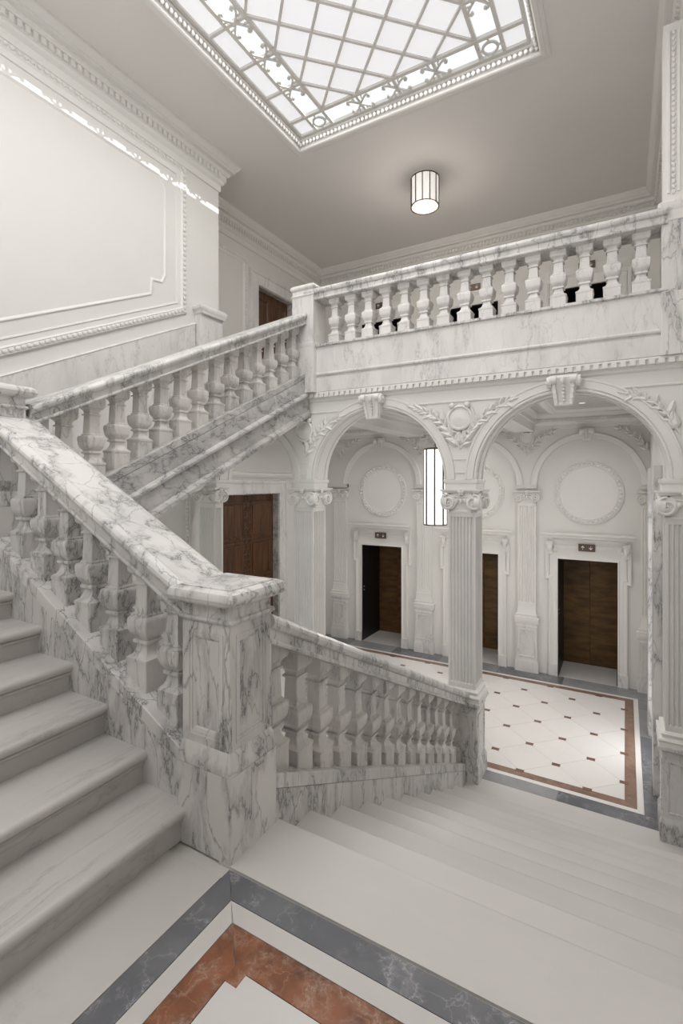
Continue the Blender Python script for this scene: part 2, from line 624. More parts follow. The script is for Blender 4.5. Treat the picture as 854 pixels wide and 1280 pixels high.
for (x0, x1, y0, y1) in ((FX0 - 0.3, BX0, FY0, BY1 - 0.05), (BX1, FX1, FY0, BY1), (BX0, BX1, FY0, BY0)):
    build('slab', quad(MB(), [(x0, y0), (x1, y0), (x1, y1), (x0, y1)]), M['landing'], fl, flat=True)
band(fl, BX0, BX1, BY0, BY1, 0.115, M['grey'], 'border_strip')
d = 0.115
band(fl, BX0 + d, BX1 - d, BY0 + d, BY1 - d, 0.075, M['landing'], 'border_strip')
d = 0.19
band(fl, BX0 + d, BX1 - d, BY0 + d, BY1 - d, 0.128, M['red'], 'border_strip')
d = 0.318
quads = []
xm, ym = (BX0 + BX1) / 2, (BY0 + BY1) / 2
for (x0, x1) in ((BX0 + d, xm), (xm, BX1 - d)):
    for (y0, y1) in ((BY0 + d, ym), (ym, BY1 - d)):
        build('tile', quad(MB(), [(x0, y0), (x1, y0), (x1, y1), (x0, y1)]), M['pale_tile'], fl, flat=True)
# notch insert at the red corner
build('corner_insert', MB().box(BX0 + d - 0.005, BX0 + d + 0.05, BY1 - d - 0.05, BY1 - d + 0.005, -0.02, 0.0012), M['red'], fl, flat=True)
# front edge slab with rounded nose is the top step of the lower flight

# lobby floor
lf = setting('floor', 'ivory lobby floor with brown inserts and a red and grey border', 'floor')
build('floor_slab', MB().box(-6.1, 0.9, 2.4, YB + 0.5, ZL - 0.25, ZL - 0.012), M['joint'], lf, flat=True)
LX0, LX1, LY0, LY1 = -5.62, 0.165, 5.555, 8.95
z = ZL
build('slab', quad(MB(), [(-5.83, 5.04), (XR, 5.04), (XR, LY0), (-5.83, LY0)], z - 0.03, z), M['tread'], lf, flat=True)
# grey outer slabs, front run cut into lengths
GX1 = 0.33
cuts = [-5.83, -4.4, -3.0, -1.95, -0.62, GX1]
for i in range(5):
    build('border_slab', quad(MB(), [(cuts[i], LY0), (cuts[i + 1], LY0), (cuts[i + 1], LY0 + 0.195), (cuts[i], LY0 + 0.195)], z - 0.03, z), M['midgrey'] if i in (1, 3) else M['grey'], lf, flat=True)
yb = [LY0 + 0.195, 6.55, 7.5, 8.4, 8.765]
for i in range(4):
    build('border_slab', quad(MB(), [(LX1, yb[i]), (GX1, yb[i]), (GX1, yb[i + 1]), (LX1, yb[i + 1])], z - 0.03, z), M['midgrey'] if i > 1 else M['grey'], lf, flat=True)
cuts = [-5.83, -4.9, -3.95, -3.0, -1.95, -0.9, GX1]
for i in range(6):
    build('border_slab', quad(MB(), [(cuts[i], 8.765), (cuts[i + 1], 8.765), (cuts[i + 1], YB), (cuts[i], YB)], z - 0.03, z), M['midgrey'] if i % 2 else M['grey'], lf, flat=True)
build('border_slab', quad(MB(), [(-5.83, LY0 + 0.195), (LX0, LY0 + 0.195), (LX0, 8.765), (-5.83, 8.765)], z - 0.03, z), M['grey'], lf, flat=True)
band(lf, LX0, LX1, 5.75, 8.765, 0.062, M['tile'], 'border_strip', z)
band(lf, LX0 + 0.062, LX1 - 0.062, 5.812, 8.703, 0.112, M['redfar'], 'border_strip', z)
# diamond laid tiles inside, clipped to the field
TX0, TX1, TY0, TY1 = LX0 + 0.174, LX1 - 0.174, 5.924, 8.591


def clip(poly, x0, x1, y0, y1):
    def cut(p, ax, val, keep_less):
        out = []
        for i in range(len(p)):
            a, b = p[i], p[(i + 1) % len(p)]
            ia = (a[ax] <= val) if keep_less else (a[ax] >= val)
            ib = (b[ax] <= val) if keep_less else (b[ax] >= val)
            if ia:
                out.append(a)
            if ia != ib:
                t = (val - a[ax]) / (b[ax] - a[ax])
                out.append((a[0] + (b[0] - a[0]) * t, a[1] + (b[1] - a[1]) * t))
        return out
    for ax, val, kl in ((0, x0, False), (0, x1, True), (1, y0, False), (1, y1, True)):
        poly = cut(poly, ax, val, kl)
        if len(poly) < 3:
            return []
    return poly


ax_, ay_ = 0.3465, 0.334
ins0 = None
i = 0
for ix in range(-1, 18):
    for iy in range(-1, 10):
        cx, cy = -0.012 - ix * ax_, 5.925 + iy * ay_
        if (ix + iy) % 2 == 0:      # tile centre
            g = 0.0018
            p = clip([(cx - ax_ + g, cy), (cx, cy - ay_ + g), (cx + ax_ - g, cy), (cx, cy + ay_ - g)], TX0, TX1, TY0, TY1)
            if p and max(q[0] for q in p) - min(q[0] for q in p) > 0.03 and max(q[1] for q in p) - min(q[1] for q in p) > 0.03:
                build('tile', MB().prism([(q[0], q[1], z - 0.03) for q in p], (0, 0, 0.03)), M['tile'], lf, flat=True)
        else:
            if cx < TX0 - 0.02 or cx > TX1 + 0.02 or cy > TY1 + 0.03 or cy < TY0 - 0.03:
                continue
            if ins0 is None:
                ins0 = build('tile_insert', MB().box(-0.045, 0.045, -0.03, 0.03, -0.02, 0.0013), M['insert'], lf, (cx, cy, z), flat=True)
            else:
                inst(ins0, (cx, cy, z), lf)

# gallery floor + lobby ceiling
gf = build('floor', MB().box(XL, XR, 5.42, YB, ZU - 0.11, ZU), M['landing'], flat=True)
tag(gf, 'upper gallery floor behind the balcony balustrade', 'floor', kind='structure')
mf = build('floor', MB().box(XS, XM + 0.02, -1.0, YU + 0.02, ZM - 0.3, ZM), M['landing'], flat=True)
tag(mf, 'small corner landing between the side flight and the upper flight', 'floor', kind='structure')

# ------------------------------------------------------------------ stair flights
def tread_profile(back, run, thick=0.052):
    # (s, z) s along the going (0 = nosing front, positive to the back), z relative to the tread top
    r = thick / 2
    pts = [(run + back, 0), (run + back, -thick)]
    pts += [(0.032, -thick)]
    pts += [(r + r * math.cos(a), -r + r * math.sin(a)) for a in [pi * 1.5 - pi * i / 8 for i in range(9)]]
    return pts


def steps(flight, n, fn, a0, a1, run, mt, mr):
    """fn(s, k, lateral, z) -> world"""
    rp = [(0.033, -0.05), (0.033, -0.05), (0.02, -0.055), (0.022, -0.068), (0.036, -0.08), (0.036, -R), (0.10, -R), (0.10, -0.05)]
    for k in range(n):
        pr = tread_profile(0.03 if k == 0 and mt is M['tread'] else 0.075, run)
        mb = MB()
        A = [fn(s, k, a0, zz) for s, zz in pr]
        B = [fn(s, k, a1, zz) for s, zz in pr]
        mb.rings([A, B])
        t = build('tread', mb, mt, flight, ang=30)
        mb = MB()
        mb.rings([[fn(s, k, a0, zz) for s, zz in rp[1:]], [fn(s, k, a1, zz) for s, zz in rp[1:]]])
        build('riser', mb, mr, t, ang=25)


# lower flight: treads run along x, descending in +y. tread 0 is the landing edge
lfl = thing('stair_flight', 'broad flight of pale marble steps going down to the lobby', 'stairs', (-0.5, 3.5, ZL))
steps(lfl, 10, lambda s, k, a, zz: (a, Y0 + T * k - s, -R * k + zz), -1.56, XR, T, M['tread'], M['tread'])
# side flight: treads run along y, ascending towards -x
sfl = thing('stair_flight', 'marble steps climbing beside the panelled newel post', 'stairs', (-2.7, 0.3, 0))
steps(sfl, 7, lambda s, k, a, zz: (XL0 - TL * k - s, a, R * (k + 1) + zz), -1.0, 1.68, TL, M['step'], M['step'])
ufl = thing('stair_flight', 'upper flight of steps rising along the panelled wall', 'stairs', (-4.4, 3.7, ZM))
steps(ufl, 11, lambda s, k, a, zz: (a, YU + T * k + s, ZM + R * (k + 1) + zz), XS, UX + 0.1, T, M['step'], M['step'])

# stringers (parts of the flights)
BT, BB = 0.21, 0.135          # base rail above the nosing line: top, bottom


def rake(mb, sec, p0, p1, lat):
    """sec: list of (lateral, vertical); p0,p1 end points; lat: lateral unit vector"""
    lat = Vector(lat)
    mb.rings([[Vector(p) + lat * a + Vector((0, 0, b)) for a, b in sec] for p in (p0, p1)])
    return mb


YN0, YN1 = 1.95, 5.42
mb = MB().prism([(SX - 0.13, YN0, nosz_low(YN0) + BB - 0.004), (SX - 0.13, YN1, nosz_low(YN1) + BB - 0.004), (SX - 0.13, YN1, ZL), (SX - 0.13, YN0, ZL)], (0.26, 0, 0))
build('stringer', mb, M['arab2'], lfl, flat=True)
XN0, XN1 = -1.82, -3.62
mb = MB().prism([(XN0, SY - 0.125, nosz_side(XN0) + BB - 0.004), (XN1, SY - 0.125, nosz_side(XN1) + BB - 0.004), (XN1, SY - 0.125, nosz_side(XN1) - 0.5), (XN0 - 0.5, SY - 0.125, -0.3), (XN0, SY - 0.125, -0.3)], (0, 0.25, 0))
build('stringer', mb, M['arab2'], sfl, flat=True)
# upper flight string with panel, moulding and fascia, open soffit below
sec = [(0.135, BB - 0.004), (0.135, -0.045), (0.15, -0.052), (0.165, -0.075), (0.165, -0.10), (0.135, -0.115), (0.12, -0.125), (0.12, -0.30),
       (0.135, -0.315), (0.15, -0.34), (0.15, -0.385), (-0.12, -0.385), (-0.12, BB - 0.004)]
yb0, yb1 = 1.9, 5.42
mb = rake(MB(), sec, (UX, yb0, nosz_up(yb0)), (UX, yb1, nosz_up(yb1)), (1, 0, 0))
build('stringer', mb, M['string'], ufl, ang=25)
sec = [(0.0, -0.18), (0.0, -0.36), (-1.25, -0.36), (-1.25, -0.18)]
mb = rake(MB(), sec, (UX - 0.05, yb0, nosz_up(yb0)), (UX - 0.05, yb1, nosz_up(yb1)), (1, 0, 0))
build('soffit', mb, M['white'], ufl, flat=True)

# marble dado on the stair wall
mb = rake(MB(), [(0, -0.3), (0.03, -0.3), (0.03, 1.18), (0, 1.18)], (XS, 1.2, nosz_up(1.2)), (XS, 4.78, nosz_up(4.78)), (1, 0, 0))
mb2 = rake(MB(), [(0, 1.18), (0.034, 1.18), (0.036, 1.186), (0.03, 1.20), (0, 1.20)], (XS, 1.2, nosz_up(1.2)), (XS, 4.82, nosz_up(4.82)), (1, 0, 0))
dado = setting('baseboard_left', 'raking veined marble dado along the panelled wall', 'dado')
build('dado_slab', mb, M['pale'], dado, flat=True)
build('dado_cap', mb2, M['pale'], dado, ang=25)
mb = MB().box(XS - 0.02, XS + 0.12, 4.80, 5.2, nosz_up(4.8) - 0.3, 3.93)
build('dado_pier', mb, M['pale'], dado, flat=True)
cx, cy = XS + 0.05, 5.0
mb = MB().sqlathe([(0.20, 3.93), (0.215, 3.94), (0.215, 3.955), (0.225, 3.975), (0.245, 4.0), (0.245, 4.03), (0.235, 4.045), (0.2, 4.05)], cx, cy, 0.02, 0.5, 1)
build('dado_pier_cap', mb, M['pale'], dado)


# ------------------------------------------------------------------ balusters and balustrades
def baluster_mesh(h, ext0, ext1, s=1.0):
    """square vase baluster, z=0 at the base rail, h at the underside of the handrail"""
    w = 0.076 * s
    a = 0.19 * h
    prof = [(w, -ext0), (w, a - 0.012), (w * 1.05, a - 0.010), (w * 1.05, a + 0.006), (w * 0.93, a + 0.012), (w * 0.74, a + 0.022), (w * 0.6, a + 0.042), (w * 0.53, a + 0.065),
            (w * 0.53, a + 0.078), (w * 0.72, a + 0.082), (w * 0.74, a + 0.090), (w * 0.72, a + 0.098), (w * 0.60, a + 0.102), (w * 0.66, a + 0.110), (w * 0.84, a + 0.126), (w * 0.95, a + 0.150),
            (w * 1.01, a + 0.182), (w * 1.02, a + 0.200), (w * 0.99, a + 0.214), (w * 0.90, a + 0.222), (w * 0.74, a + 0.225), (w * 0.74, a + 0.234), (w * 0.62, a + 0.242),
            (w * 0.55, 0.80 * h), (w * 0.69, 0.803 * h), (w * 0.71, 0.812 * h), (w * 0.69, 0.822 * h), (w * 0.56, 0.827 * h), (w * 0.57, 0.85 * h), (w * 0.66, 0.872 * h), (w * 0.82, 0.892 * h),
            (w * 0.94, 0.90 * h), (w * 0.94, 0.912 * h), (w, 0.916 * h), (w, h + ext1)]
    return MB().sqlathe(prof, 0, 0, 0.07)


HR = [(0.112, 0.0), (0.116, -0.006), (0.121, -0.006), (0.125, -0.001), (0.145, -0.003), (0.160, -0.011), (0.171, -0.025), (0.174, -0.041), (0.170, -0.056), (0.160, -0.069), (0.146, -0.075), (0.138, -0.076), (0.136, -0.124), (0.148, -0.127), (0.153, -0.138), (0.149, -0.150), (0.09, -0.153)]
HRS = HR + [(-a, b) for a, b in reversed(HR)]
BRS = [(0.135, BB - 0.21), (0.135, -0.004), (0.131, 0), (-0.131, 0), (-0.135, -0.004), (-0.135, BB - 0.21)]
BSEC = [(0.128, BB), (0.135, BB), (0.135, BT - 0.004), (0.131, BT), (-0.131, BT), (-0.135, BT - 0.004), (-0.135, BB), (-0.128, BB)]

# lower
bl = thing('stair_balustrade', 'veined marble balustrade going down from the panelled newel to the fluted column', 'balustrade', (SX, 3.7, ZL))
y0, y1 = 1.93, 5.45
mb = rake(MB(), [(a, b + 1.005) for a, b in HRS], (SX, y0, nosz_low(y0)), (SX, y1, nosz_low(y1)), (1, 0, 0))
build('handrail', mb, M['arab'], bl, ang=25)
mb = rake(MB(), BSEC, (SX, y0, nosz_low(y0)), (SX, 5.43, nosz_low(5.43)), (1, 0, 0))
build('base_rail', mb, M['arab'], bl, ang=25)
b0 = None
HB = 0.645
for k in range(15):
    y = 2.11 + 0.2345 * k
    if y > 5.40:
        break
    p = (SX, y, nosz_low(y) + BT)
    if b0 is None:
        b0 = build('baluster', baluster_mesh(HB, 0.06, 0.06), M['balu'], bl, p, ang=38)
    else:
        inst(b0, p, bl)
# side
bs = thing('stair_balustrade', 'veined marble balustrade climbing beside the steps from the panelled newel', 'balustrade', (-2.7, SY, 0.3))
x0, x1 = -1.80, -3.70
mb = rake(MB(), [(a, b + 1.005) for a, b in HRS], (x0, SY, nosz_side(x0)), (x1, SY, nosz_side(x1)), (0, 1, 0))
build('handrail', mb, M['arab'], bs, ang=25)
mb = rake(MB(), BSEC, (x0, SY, nosz_side(x0)), (x1, SY, nosz_side(x1)), (0, 1, 0))
build('base_rail', mb, M['arab2'], bs, ang=25)
for k in range(7):
    x = -2.0 - 0.2345 * k
    p = (x, SY, nosz_side(x) + BT)
    if k == 0:
        b1 = build('baluster', baluster_mesh(HB, 0.06, 0.06), M['arab'], bs, p, ang=38)
    else:
        inst(b1, p, bs)
# upper
bu = thing('stair_balustrade', 'marble balustrade rising along the upper flight to the balcony', 'balustrade', (UX, 3.6, 1.4))
y0, y1 = 1.9, 5.385
mb = rake(MB(), [(a, b + 0.99) for a, b in HRS], (UX, y0, nosz_up(y0)), (UX, y1, nosz_up(y1)), (1, 0, 0))
build('handrail', mb, M['railgrey'], bu, ang=25)
mb = rake(MB(), BSEC, (UX, y0, nosz_up(y0)), (UX, y1, nosz_up(y1)), (1, 0, 0))
build('base_rail', mb, M['string'], bu, ang=25)
for k in range(15):
    y = 5.19 - 0.2285 * k
    p = (UX, y, nosz_up(y) + BT)
    if k == 0:
        b2 = build('baluster', baluster_mesh(0.63, 0.06, 0.06), M['balu'], bu, p, ang=38)
    elif y > 1.95:
        inst(b2, p, bu)
# balcony
BY = 5.475
bb = thing('balcony_balustrade', 'level marble balustrade of the balcony above the arches', 'balustrade', (-1.6, BY, 2.83))
xa, xb = -3.62, 0.33
rake(mb := MB(), HRS, (xa, BY, 4.165), (xb, BY, 4.165), (0, 1, 0))
build('handrail', mb, M['arab'], bb, ang=25)
mb = rake(MB(), [(0.14, 0), (0.14, -0.03), (0.13, -0.035), (-0.115, -0.035), (-0.13, -0.028), (-0.13, -0.004), (-0.12, 0)], (xa, BY, 3.445), (xb, BY, 3.445), (0, 1, 0))
build('base_rail', mb, M['arab'], bb, ang=25)
sec = [(0.1, 0.58), (-0.10, 0.58), (-0.10, 0.245), (-0.112, 0.24), (-0.118, 0.225), (-0.112, 0.21), (-0.088, 0.205), (-0.088, 0.19), (-0.10, 0.18), (-0.10, 0.0), (0.1, 0.0)]
mb = rake(MB(), sec, (xa, BY, 2.835), (xb, BY, 2.835), (0, 1, 0))
build('apron', mb, M['pale'], bb, ang=25)
for k in range(15):
    p = (-3.225 + 0.2395 * k, BY, 3.445)
    if k == 0:
        b3 = build('baluster', baluster_mesh(0.567, 0.01, 0.01), M['pale'], bb, p, ang=38)
    else:
        inst(b3, p, bb)


# ------------------------------------------------------------------ newel posts
def newel(label, cx, cy, z0, zb, zt, hw=0.165, sw=0.147, cap=0.205, mat='arab', ay=1.0, panel=True, base_z=None):
    """zb: top of base block; zt: top"""
    t = thing('newel_post', label, 'newel post', (cx, cy, z0))
    build('base_block', MB().sqlathe([(hw, z0), (hw, zb)], cx, cy, 0.02, 1, ay), M[mat], t)
    mb = MB().sqlathe([(hw * 0.985, zb - 0.01), (hw * 0.985, zb + 0.003), (hw, zb + 0.004), (hw, zb + 0.03), (hw * 0.985, zb + 0.045), (hw * 0.95, zb + 0.06), (hw * 0.94, zb + 0.075), (sw, zb + 0.10), (sw * 0.9, zb + 0.11)], cx, cy, 0.02, 1, ay)
    build('base_moulding', mb, M[mat], t)
    zs0, zs1 = zb + 0.08, zt - 0.155
    build('shaft', MB().sqlathe([(sw - 0.012, zs0), (sw - 0.012, zs1)], cx, cy, 0.01, 1, ay), M[mat], t)
    if panel:
        # stiles and rails standing proud around sunk panels on four faces
        for fx, fy in ((0, -1), (1, 0), (0, 1), (-1, 0)):
            hw_ = sw if fx == 0 else sw * ay
            off = sw * ay if fx == 0 else sw
            O = Vector((cx + fx * (off - 0.013), cy + fy * (off - 0.013), 0))
            ex = Vector((-fy, fx, 0))
            nn = Vector((fx, fy, 0))
            fr = frame(O, ex, (0, 0, 1), nn)
            mb = MB()
            he = hw_ - (0.0132 if fx else 0)
            hi = hw_ * 0.58
            for u0, u1, w0, w1 in ((-he, -hi, zs0, zs1), (hi, he, zs0, zs1), (-hi, hi, zs0, zs0 + 0.075), (-hi, hi, zs1 - 0.075, zs1)):
                q = [O + ex * u + Vector((0, 0, w)) for u, w in ((u0, w0), (u1, w0), (u1, w1), (u0, w1))]
                mb.prism(q, nn * 0.013)
            pp = [(-hw_ * 0.58, zs0 + 0.075), (hw_ * 0.58, zs0 + 0.075), (hw_ * 0.58, zs1 - 0.075), (-hw_ * 0.58, zs1 - 0.075)]
            sweep(mb, pp, [(0, 0), (0, 0.009), (0.006, 0.008), (0.014, 0.004), (0.018, 0.0)], fr, True)
            sweep(mb, pp, [(-0.022, 0.0125), (-0.022, 0.0165), (-0.014, 0.0165), (-0.014, 0.0125)], fr, True)
            build('panel_frame', mb, M[mat], t, ang=25)
    else:
        build('shaft_face', MB().sqlathe([(sw, zs0), (sw, zs1)], cx, cy, 0.01, 1, ay), M[mat], t)
    mb = MB().sqlathe([(sw, zt - 0.165), (sw + 0.004, zt - 0.160), (sw + 0.014, zt - 0.155), (sw + 0.018, zt - 0.147), (sw + 0.014, zt - 0.138), (sw + 0.003, zt - 0.134), (sw, zt - 0.128), (sw, zt - 0.085), (sw + 0.006, zt - 0.078),
                       (cap - 0.042, zt - 0.078), (cap - 0.022, zt - 0.074), (cap - 0.007, zt - 0.062), (cap, zt - 0.044), (cap - 0.002, zt - 0.03), (cap - 0.012, zt - 0.014), (cap - 0.028, zt - 0.004),
                       (cap - 0.042, zt - 0.003), (cap - 0.044, zt - 0.007), (cap - 0.049, zt - 0.007), (cap - 0.051, zt)], cx, cy, 0.05, 1, ay)
    build('cap', mb, M[mat], t, ang=24)
    return t


newel('large panelled veined marble newel post at the corner of the landing', SX, SY, 0, 0.375, 1.2)
newel('marble newel post where the side flight turns into the upper flight', UX, SY - 0.07, ZM - 0.3, ZM + 0.37, ZM + 1.19)
newel('square marble newel at the end of the balcony balustrade, topping the upper flight', -3.64, 5.46, 2.83, 3.42, 4.24, 0.175, 0.165, 0.19, 'pale', 0.9, False)


# ------------------------------------------------------------------ columns and pilasters
def flute_section(hw, hd, nf=7, depth=0.019, seg=4, faces='1111'):
    """closed 2d outline of a fluted square pier, counterclockwise from (-hw,-hd)"""
    out = []
    corners = [(-hw, -hd), (hw, -hd), (hw, hd), (-hw, hd)]
    for i in range(4):
        a = Vector(corners[i])
        b = Vector(corners[(i + 1) % 4])
        d = b - a
        L = d.length
        d /= L
        n = Vector((-d.y, d.x))
        out.append(a)
        if faces[i] == '1':
            m = 0.07 * L
            pitch = (L - 2 * m) / nf
            r = pitch * 0.38
            for k in range(nf):
                c = m + pitch * (k + 0.5)
                for j in range(seg + 1):
                    th = pi - pi * j / seg
                    out.append(a + d * (c + r * math.cos(th)) + n * (depth * math.sin(th)))
    return out


def spiral_volute(Rv, th):
    """scroll disc in local x-z plane facing -y, centre at the origin"""
    mb = MB()
    fr = frame((0, 0, 0), (1, 0, 0), (0, 0, 1), (0, -1, 0))
    # disc, then the spiral ridge on its face
    rs = []
    for w, r in ((-th, 0.94 * Rv), (-0.012, 0.94 * Rv), (-0.010, 0.4 * Rv)):
        rs.append([fr[0] + Vector((r * math.cos(2 * pi * i / 18), -w, r * math.sin(2 * pi * i / 18))) for i in range(18)])
    mb.rings(rs)
    path = []
    nseg = 34
    for i in range(nseg + 1):
        t = i / nseg
        a = pi / 2 - 2 * pi * 1.6 * t
        r = Rv * (0.97 - 0.74 * t)
        path.append((r * math.cos(a), r * math.sin(a)))
    ww = Rv * 0.12
    sweep(mb, path, [(-ww, -0.014), (-ww * 0.8, 0.010), (0, 0.014), (ww * 0.8, 0.010), (ww, -0.014)], fr)
    mb.sphere((0, 0.004, 0), Rv * 0.17, 8, 4)
    return mb


VOL = {}


def capital(t, cx, cy, z0, z1, hw, hd, mat, faces='1111', s=1.0):
    """ionic capital between z0 and z1 with volutes on the chosen faces (-y, +x, +y, -x)"""
    h = z1 - z0
    k = hw + 0.055 * s
    kd = hd + 0.055 * s
    mb = MB()
    # echinus drum, concave abacus
    mb.sqlathe([(1.0, z0 - 0.01), (1.06, z0 + 0.004), (1.06, z0 + 0.018), (1.0, z0 + 0.022), (1.0, z0 + 0.3 * h), (1.10, z0 + 0.42 * h), (1.16, z0 + 0.55 * h), (1.12, z0 + 0.62 * h), (1.02, z0 + 0.86 * h)], cx, cy, 0.05, hw, hd)
    cap = build('capital', mb, mat, t, ang=30)

    def abacus(kk, kkd, dip):
        pts = []
        cs = [(-kk, -kkd), (kk, -kkd), (kk, kkd), (-kk, kkd)]
        for i in range(4):
            a = Vector(cs[i]); b = Vector(cs[(i + 1) % 4])
            d = (b - a); n = Vector((-d.y, d.x)).normalized()
            for j in range(8):
                u = j / 8
                pts.append(a + d * u + n * dip * math.sin(pi * u))
        return [(cx + p.x, cy + p.y) for p in pts]
    mb = MB()
    mb.rings([[(x, y, zz) for x, y in abacus(k + e, kd + e, 0.035 * s)] for e, zz in ((-0.012, z0 + 0.84 * h), (0.0, z0 + 0.88 * h), (0.004, z0 + 0.92 * h), (0.018, z0 + 0.94 * h), (0.02, z1))])
    build('abacus', mb, mat, cap, ang=30)
    rv = 0.36 * h
    key = (round(rv, 3), mat.name)
    for f, (nx, ny) in enumerate(((0, -1), (1, 0), (0, 1), (-1, 0))):
        if faces[f] != '1':
            continue
        hh = hw if nx == 0 else hd
        off = (hd if nx == 0 else hw) + 0.03 * s
        ex = Vector((-ny, nx, 0))
        nn = Vector((nx, ny, 0))
        C = Vector((cx, cy, 0)) + nn * off
        rz = math.atan2(nx, -ny)
        for sgn in (1, -1):
            p = C + ex * (sgn * (hh - 0.012 * s)) + Vector((0, 0, z0 + 0.44 * h)) + nn * 0.020
            if sgn == 1:
                if key not in VOL:
                    VOL[key] = build('volute', spiral_volute(rv, 0.05 * s), mat, cap, p, ang=40)
                    v = VOL[key]
                else:
                    v = inst(VOL[key], p, cap)
                v.rotation_euler = (0, 0, rz)
            else:
                v = inst(VOL[key], p, cap)
                v.rotation_euler = (0, 0, rz)
                v.scale = (-1, 1, 1)
        # egg row and swag between, with a flower on the abacus
        fr = frame(C - nn * 0.012, ex, (0, 0, 1), nn)
        mb = MB()
        ne = 5
        for e in range(ne):
            u = (e - (ne - 1) / 2) * hh * 1.5 / ne
            pc = C + ex * u + Vector((0, 0, z0 + 0.50 * h))
            mb.sphere(pc, hh * 0.13, 6, 4, (1, 1, 1.45))
        path = [(hh * 0.75 * math.cos(a), z0 + 0.80 * h + 0.13 * h * math.sin(a)) for a in [pi + pi * i / 8 for i in range(9)]]
        tube2d(mb, path, 0.010 * s, fr)
        for a in range(5):
            aa = 2 * pi * a / 5 + pi / 2
            mb.sphere(C + ex * (0.022 * s * math.cos(aa)) + Vector((0, 0, z0 + 0.86 * h + 0.022 * s * math.sin(aa))) + nn * 0.012, 0.016 * s, 6, 4)
        mb.sphere(C + Vector((0, 0, z0 + 0.86 * h)) + nn * 0.022, 0.014 * s, 6, 4)
        build('carving', mb, mat, cap, ang=50)
    return cap


def column(label, cx, cy, zf, zped, zsh, zc0, zc1, hw, hd, faces, group=None, pmat='arab', ph=0.176, cph=0.21, name='column', mat='column', flut='1111', nf=7):
    t = thing(name, label, name, (cx, cy, zf), group)
    r = hd / hw if abs(hd - hw) > 1e-6 else 1.0
    mb = MB().sqlathe([(ph + 0.022, zf), (ph + 0.022, zf + 0.17), (ph + 0.016, zf + 0.185), (ph + 0.01, zf + 0.20), (ph + 0.004, zf + 0.215), (ph, zf + 0.225), (ph, zped - 0.115),
                       (ph + 0.006, zped - 0.11), (ph + 0.006, zped - 0.095), (ph, zped - 0.09), (ph, zped - 0.075), (ph + 0.012, zped - 0.055), (cph, zped - 0.04), (cph, zped - 0.012), (cph - 0.012, zped)], cx, cy, 0.03, 1, (hd - hw + ph) / ph)
    ped = build('pedestal', mb, M[pmat], t, ang=28)
    # raised moulding that outlines the pedestal faces
    kk = hd - hw
    for fi, (nx, ny) in enumerate(((0, -1), (1, 0), (0, 1), (-1, 0))):
        if faces[fi] != '1':
            continue
        hh = ph if nx == 0 else ph + kk
        off = (ph + kk) if nx == 0 else ph
        fr = frame(Vector((cx, cy, 0)) + Vector((nx, ny, 0)) * off, Vector((-ny, nx, 0)), (0, 0, 1), (nx, ny, 0))
        g = hh - 0.045
        sweep(mm := MB(), [(-g, zf + 0.27), (g, zf + 0.27), (g, zped - 0.16), (-g, zped - 0.16)], [(-0.01, -0.002), (-0.008, 0.006), (0.004, 0.006), (0.012, -0.002)], fr, True)
        build('panel_moulding', mm, M[pmat], ped, ang=25)
    bs_ = M['white'] if mat != 'plaster' else M['pale']
    b = hw
    zb = zped
    mb = MB().sqlathe([(b + 0.05, zb - 0.005), (b + 0.05, zb + 0.03), (b + 0.055, zb + 0.035), (b + 0.06, zb + 0.048), (b + 0.055, zb + 0.06), (b + 0.03, zb + 0.065), (b + 0.022, zb + 0.075), (b + 0.026, zb + 0.088), (b + 0.035, zb + 0.094), (b + 0.035, zb + 0.104), (b + 0.018, zb + 0.11), (b + 0.012, zb + 0.116), (b, zsh)], cx, cy, 0.03, 1, (hd + 0.04) / (hw + 0.04))
    build('base', mb, bs_, t, ang=25)
    S = flute_section(hw, hd, nf, 0.019, 4, flut)
    mb = MB()
    c = 0.05
    full = [(p.x, p.y) for p in S]
    plainS = flute_section(hw, hd, nf, 0.0005, 4, flut)
    rs = []
    for zz, src in ((zsh - 0.01, plainS), (zsh + c, plainS), (zsh + c + 0.012, S), (zc0 - c - 0.012, S), (zc0 - c, plainS), (zc0 + 0.004, plainS)):
        rs.append([(cx + p.x, cy + p.y, zz) for p in src])
    mb.rings(rs)
    build('shaft', mb, M[mat], t, ang=30)
    capital(t, cx, cy, zc0, zc1, hw, hd, M['white'], faces)
    return t


zped, zsh = -0.745, -0.625
CYC = 5.605
column('square fluted column between the two open arches, ending the lower balustrade', -1.587, CYC, ZL, zped, zsh, 1.335, 1.59, 0.153, 0.153, '1111')
column('square fluted column beside the carved wooden door, before the half-hidden arch', -3.72, CYC, ZL, zped, zsh, 1.335, 1.59, 0.153, 0.153, '1111')
column('half column against the side wall, on a grey-panelled pedestal', 0.472, CYC, ZL, zped, zsh, 1.335, 1.59, 0.153, 0.153, '1111')
column('pale fluted pilaster in the corner under the upper flight', -5.475, 5.525, ZL, zped, zsh, 1.335, 1.59, 0.160, 0.075, '1100', mat='white')

PX = [-5.27, -3.385, -1.495, 0.36]
plab = ['fluted wall pilaster in the far corner of the lobby, beside the far lift', 'fluted wall pilaster behind the lantern', 'fluted wall pilaster between the middle and the fully seen lift', 'part-hidden wall pilaster at the lobby side wall']
for px, lb in zip(PX, plab):
    column(lb, px, YB - 0.015, ZL, -0.74, -0.48, 1.30, 1.52, 0.15, 0.05, '1000', name='pilaster', mat='white', pmat='pale', ph=0.175, cph=0.205, flut='1000')


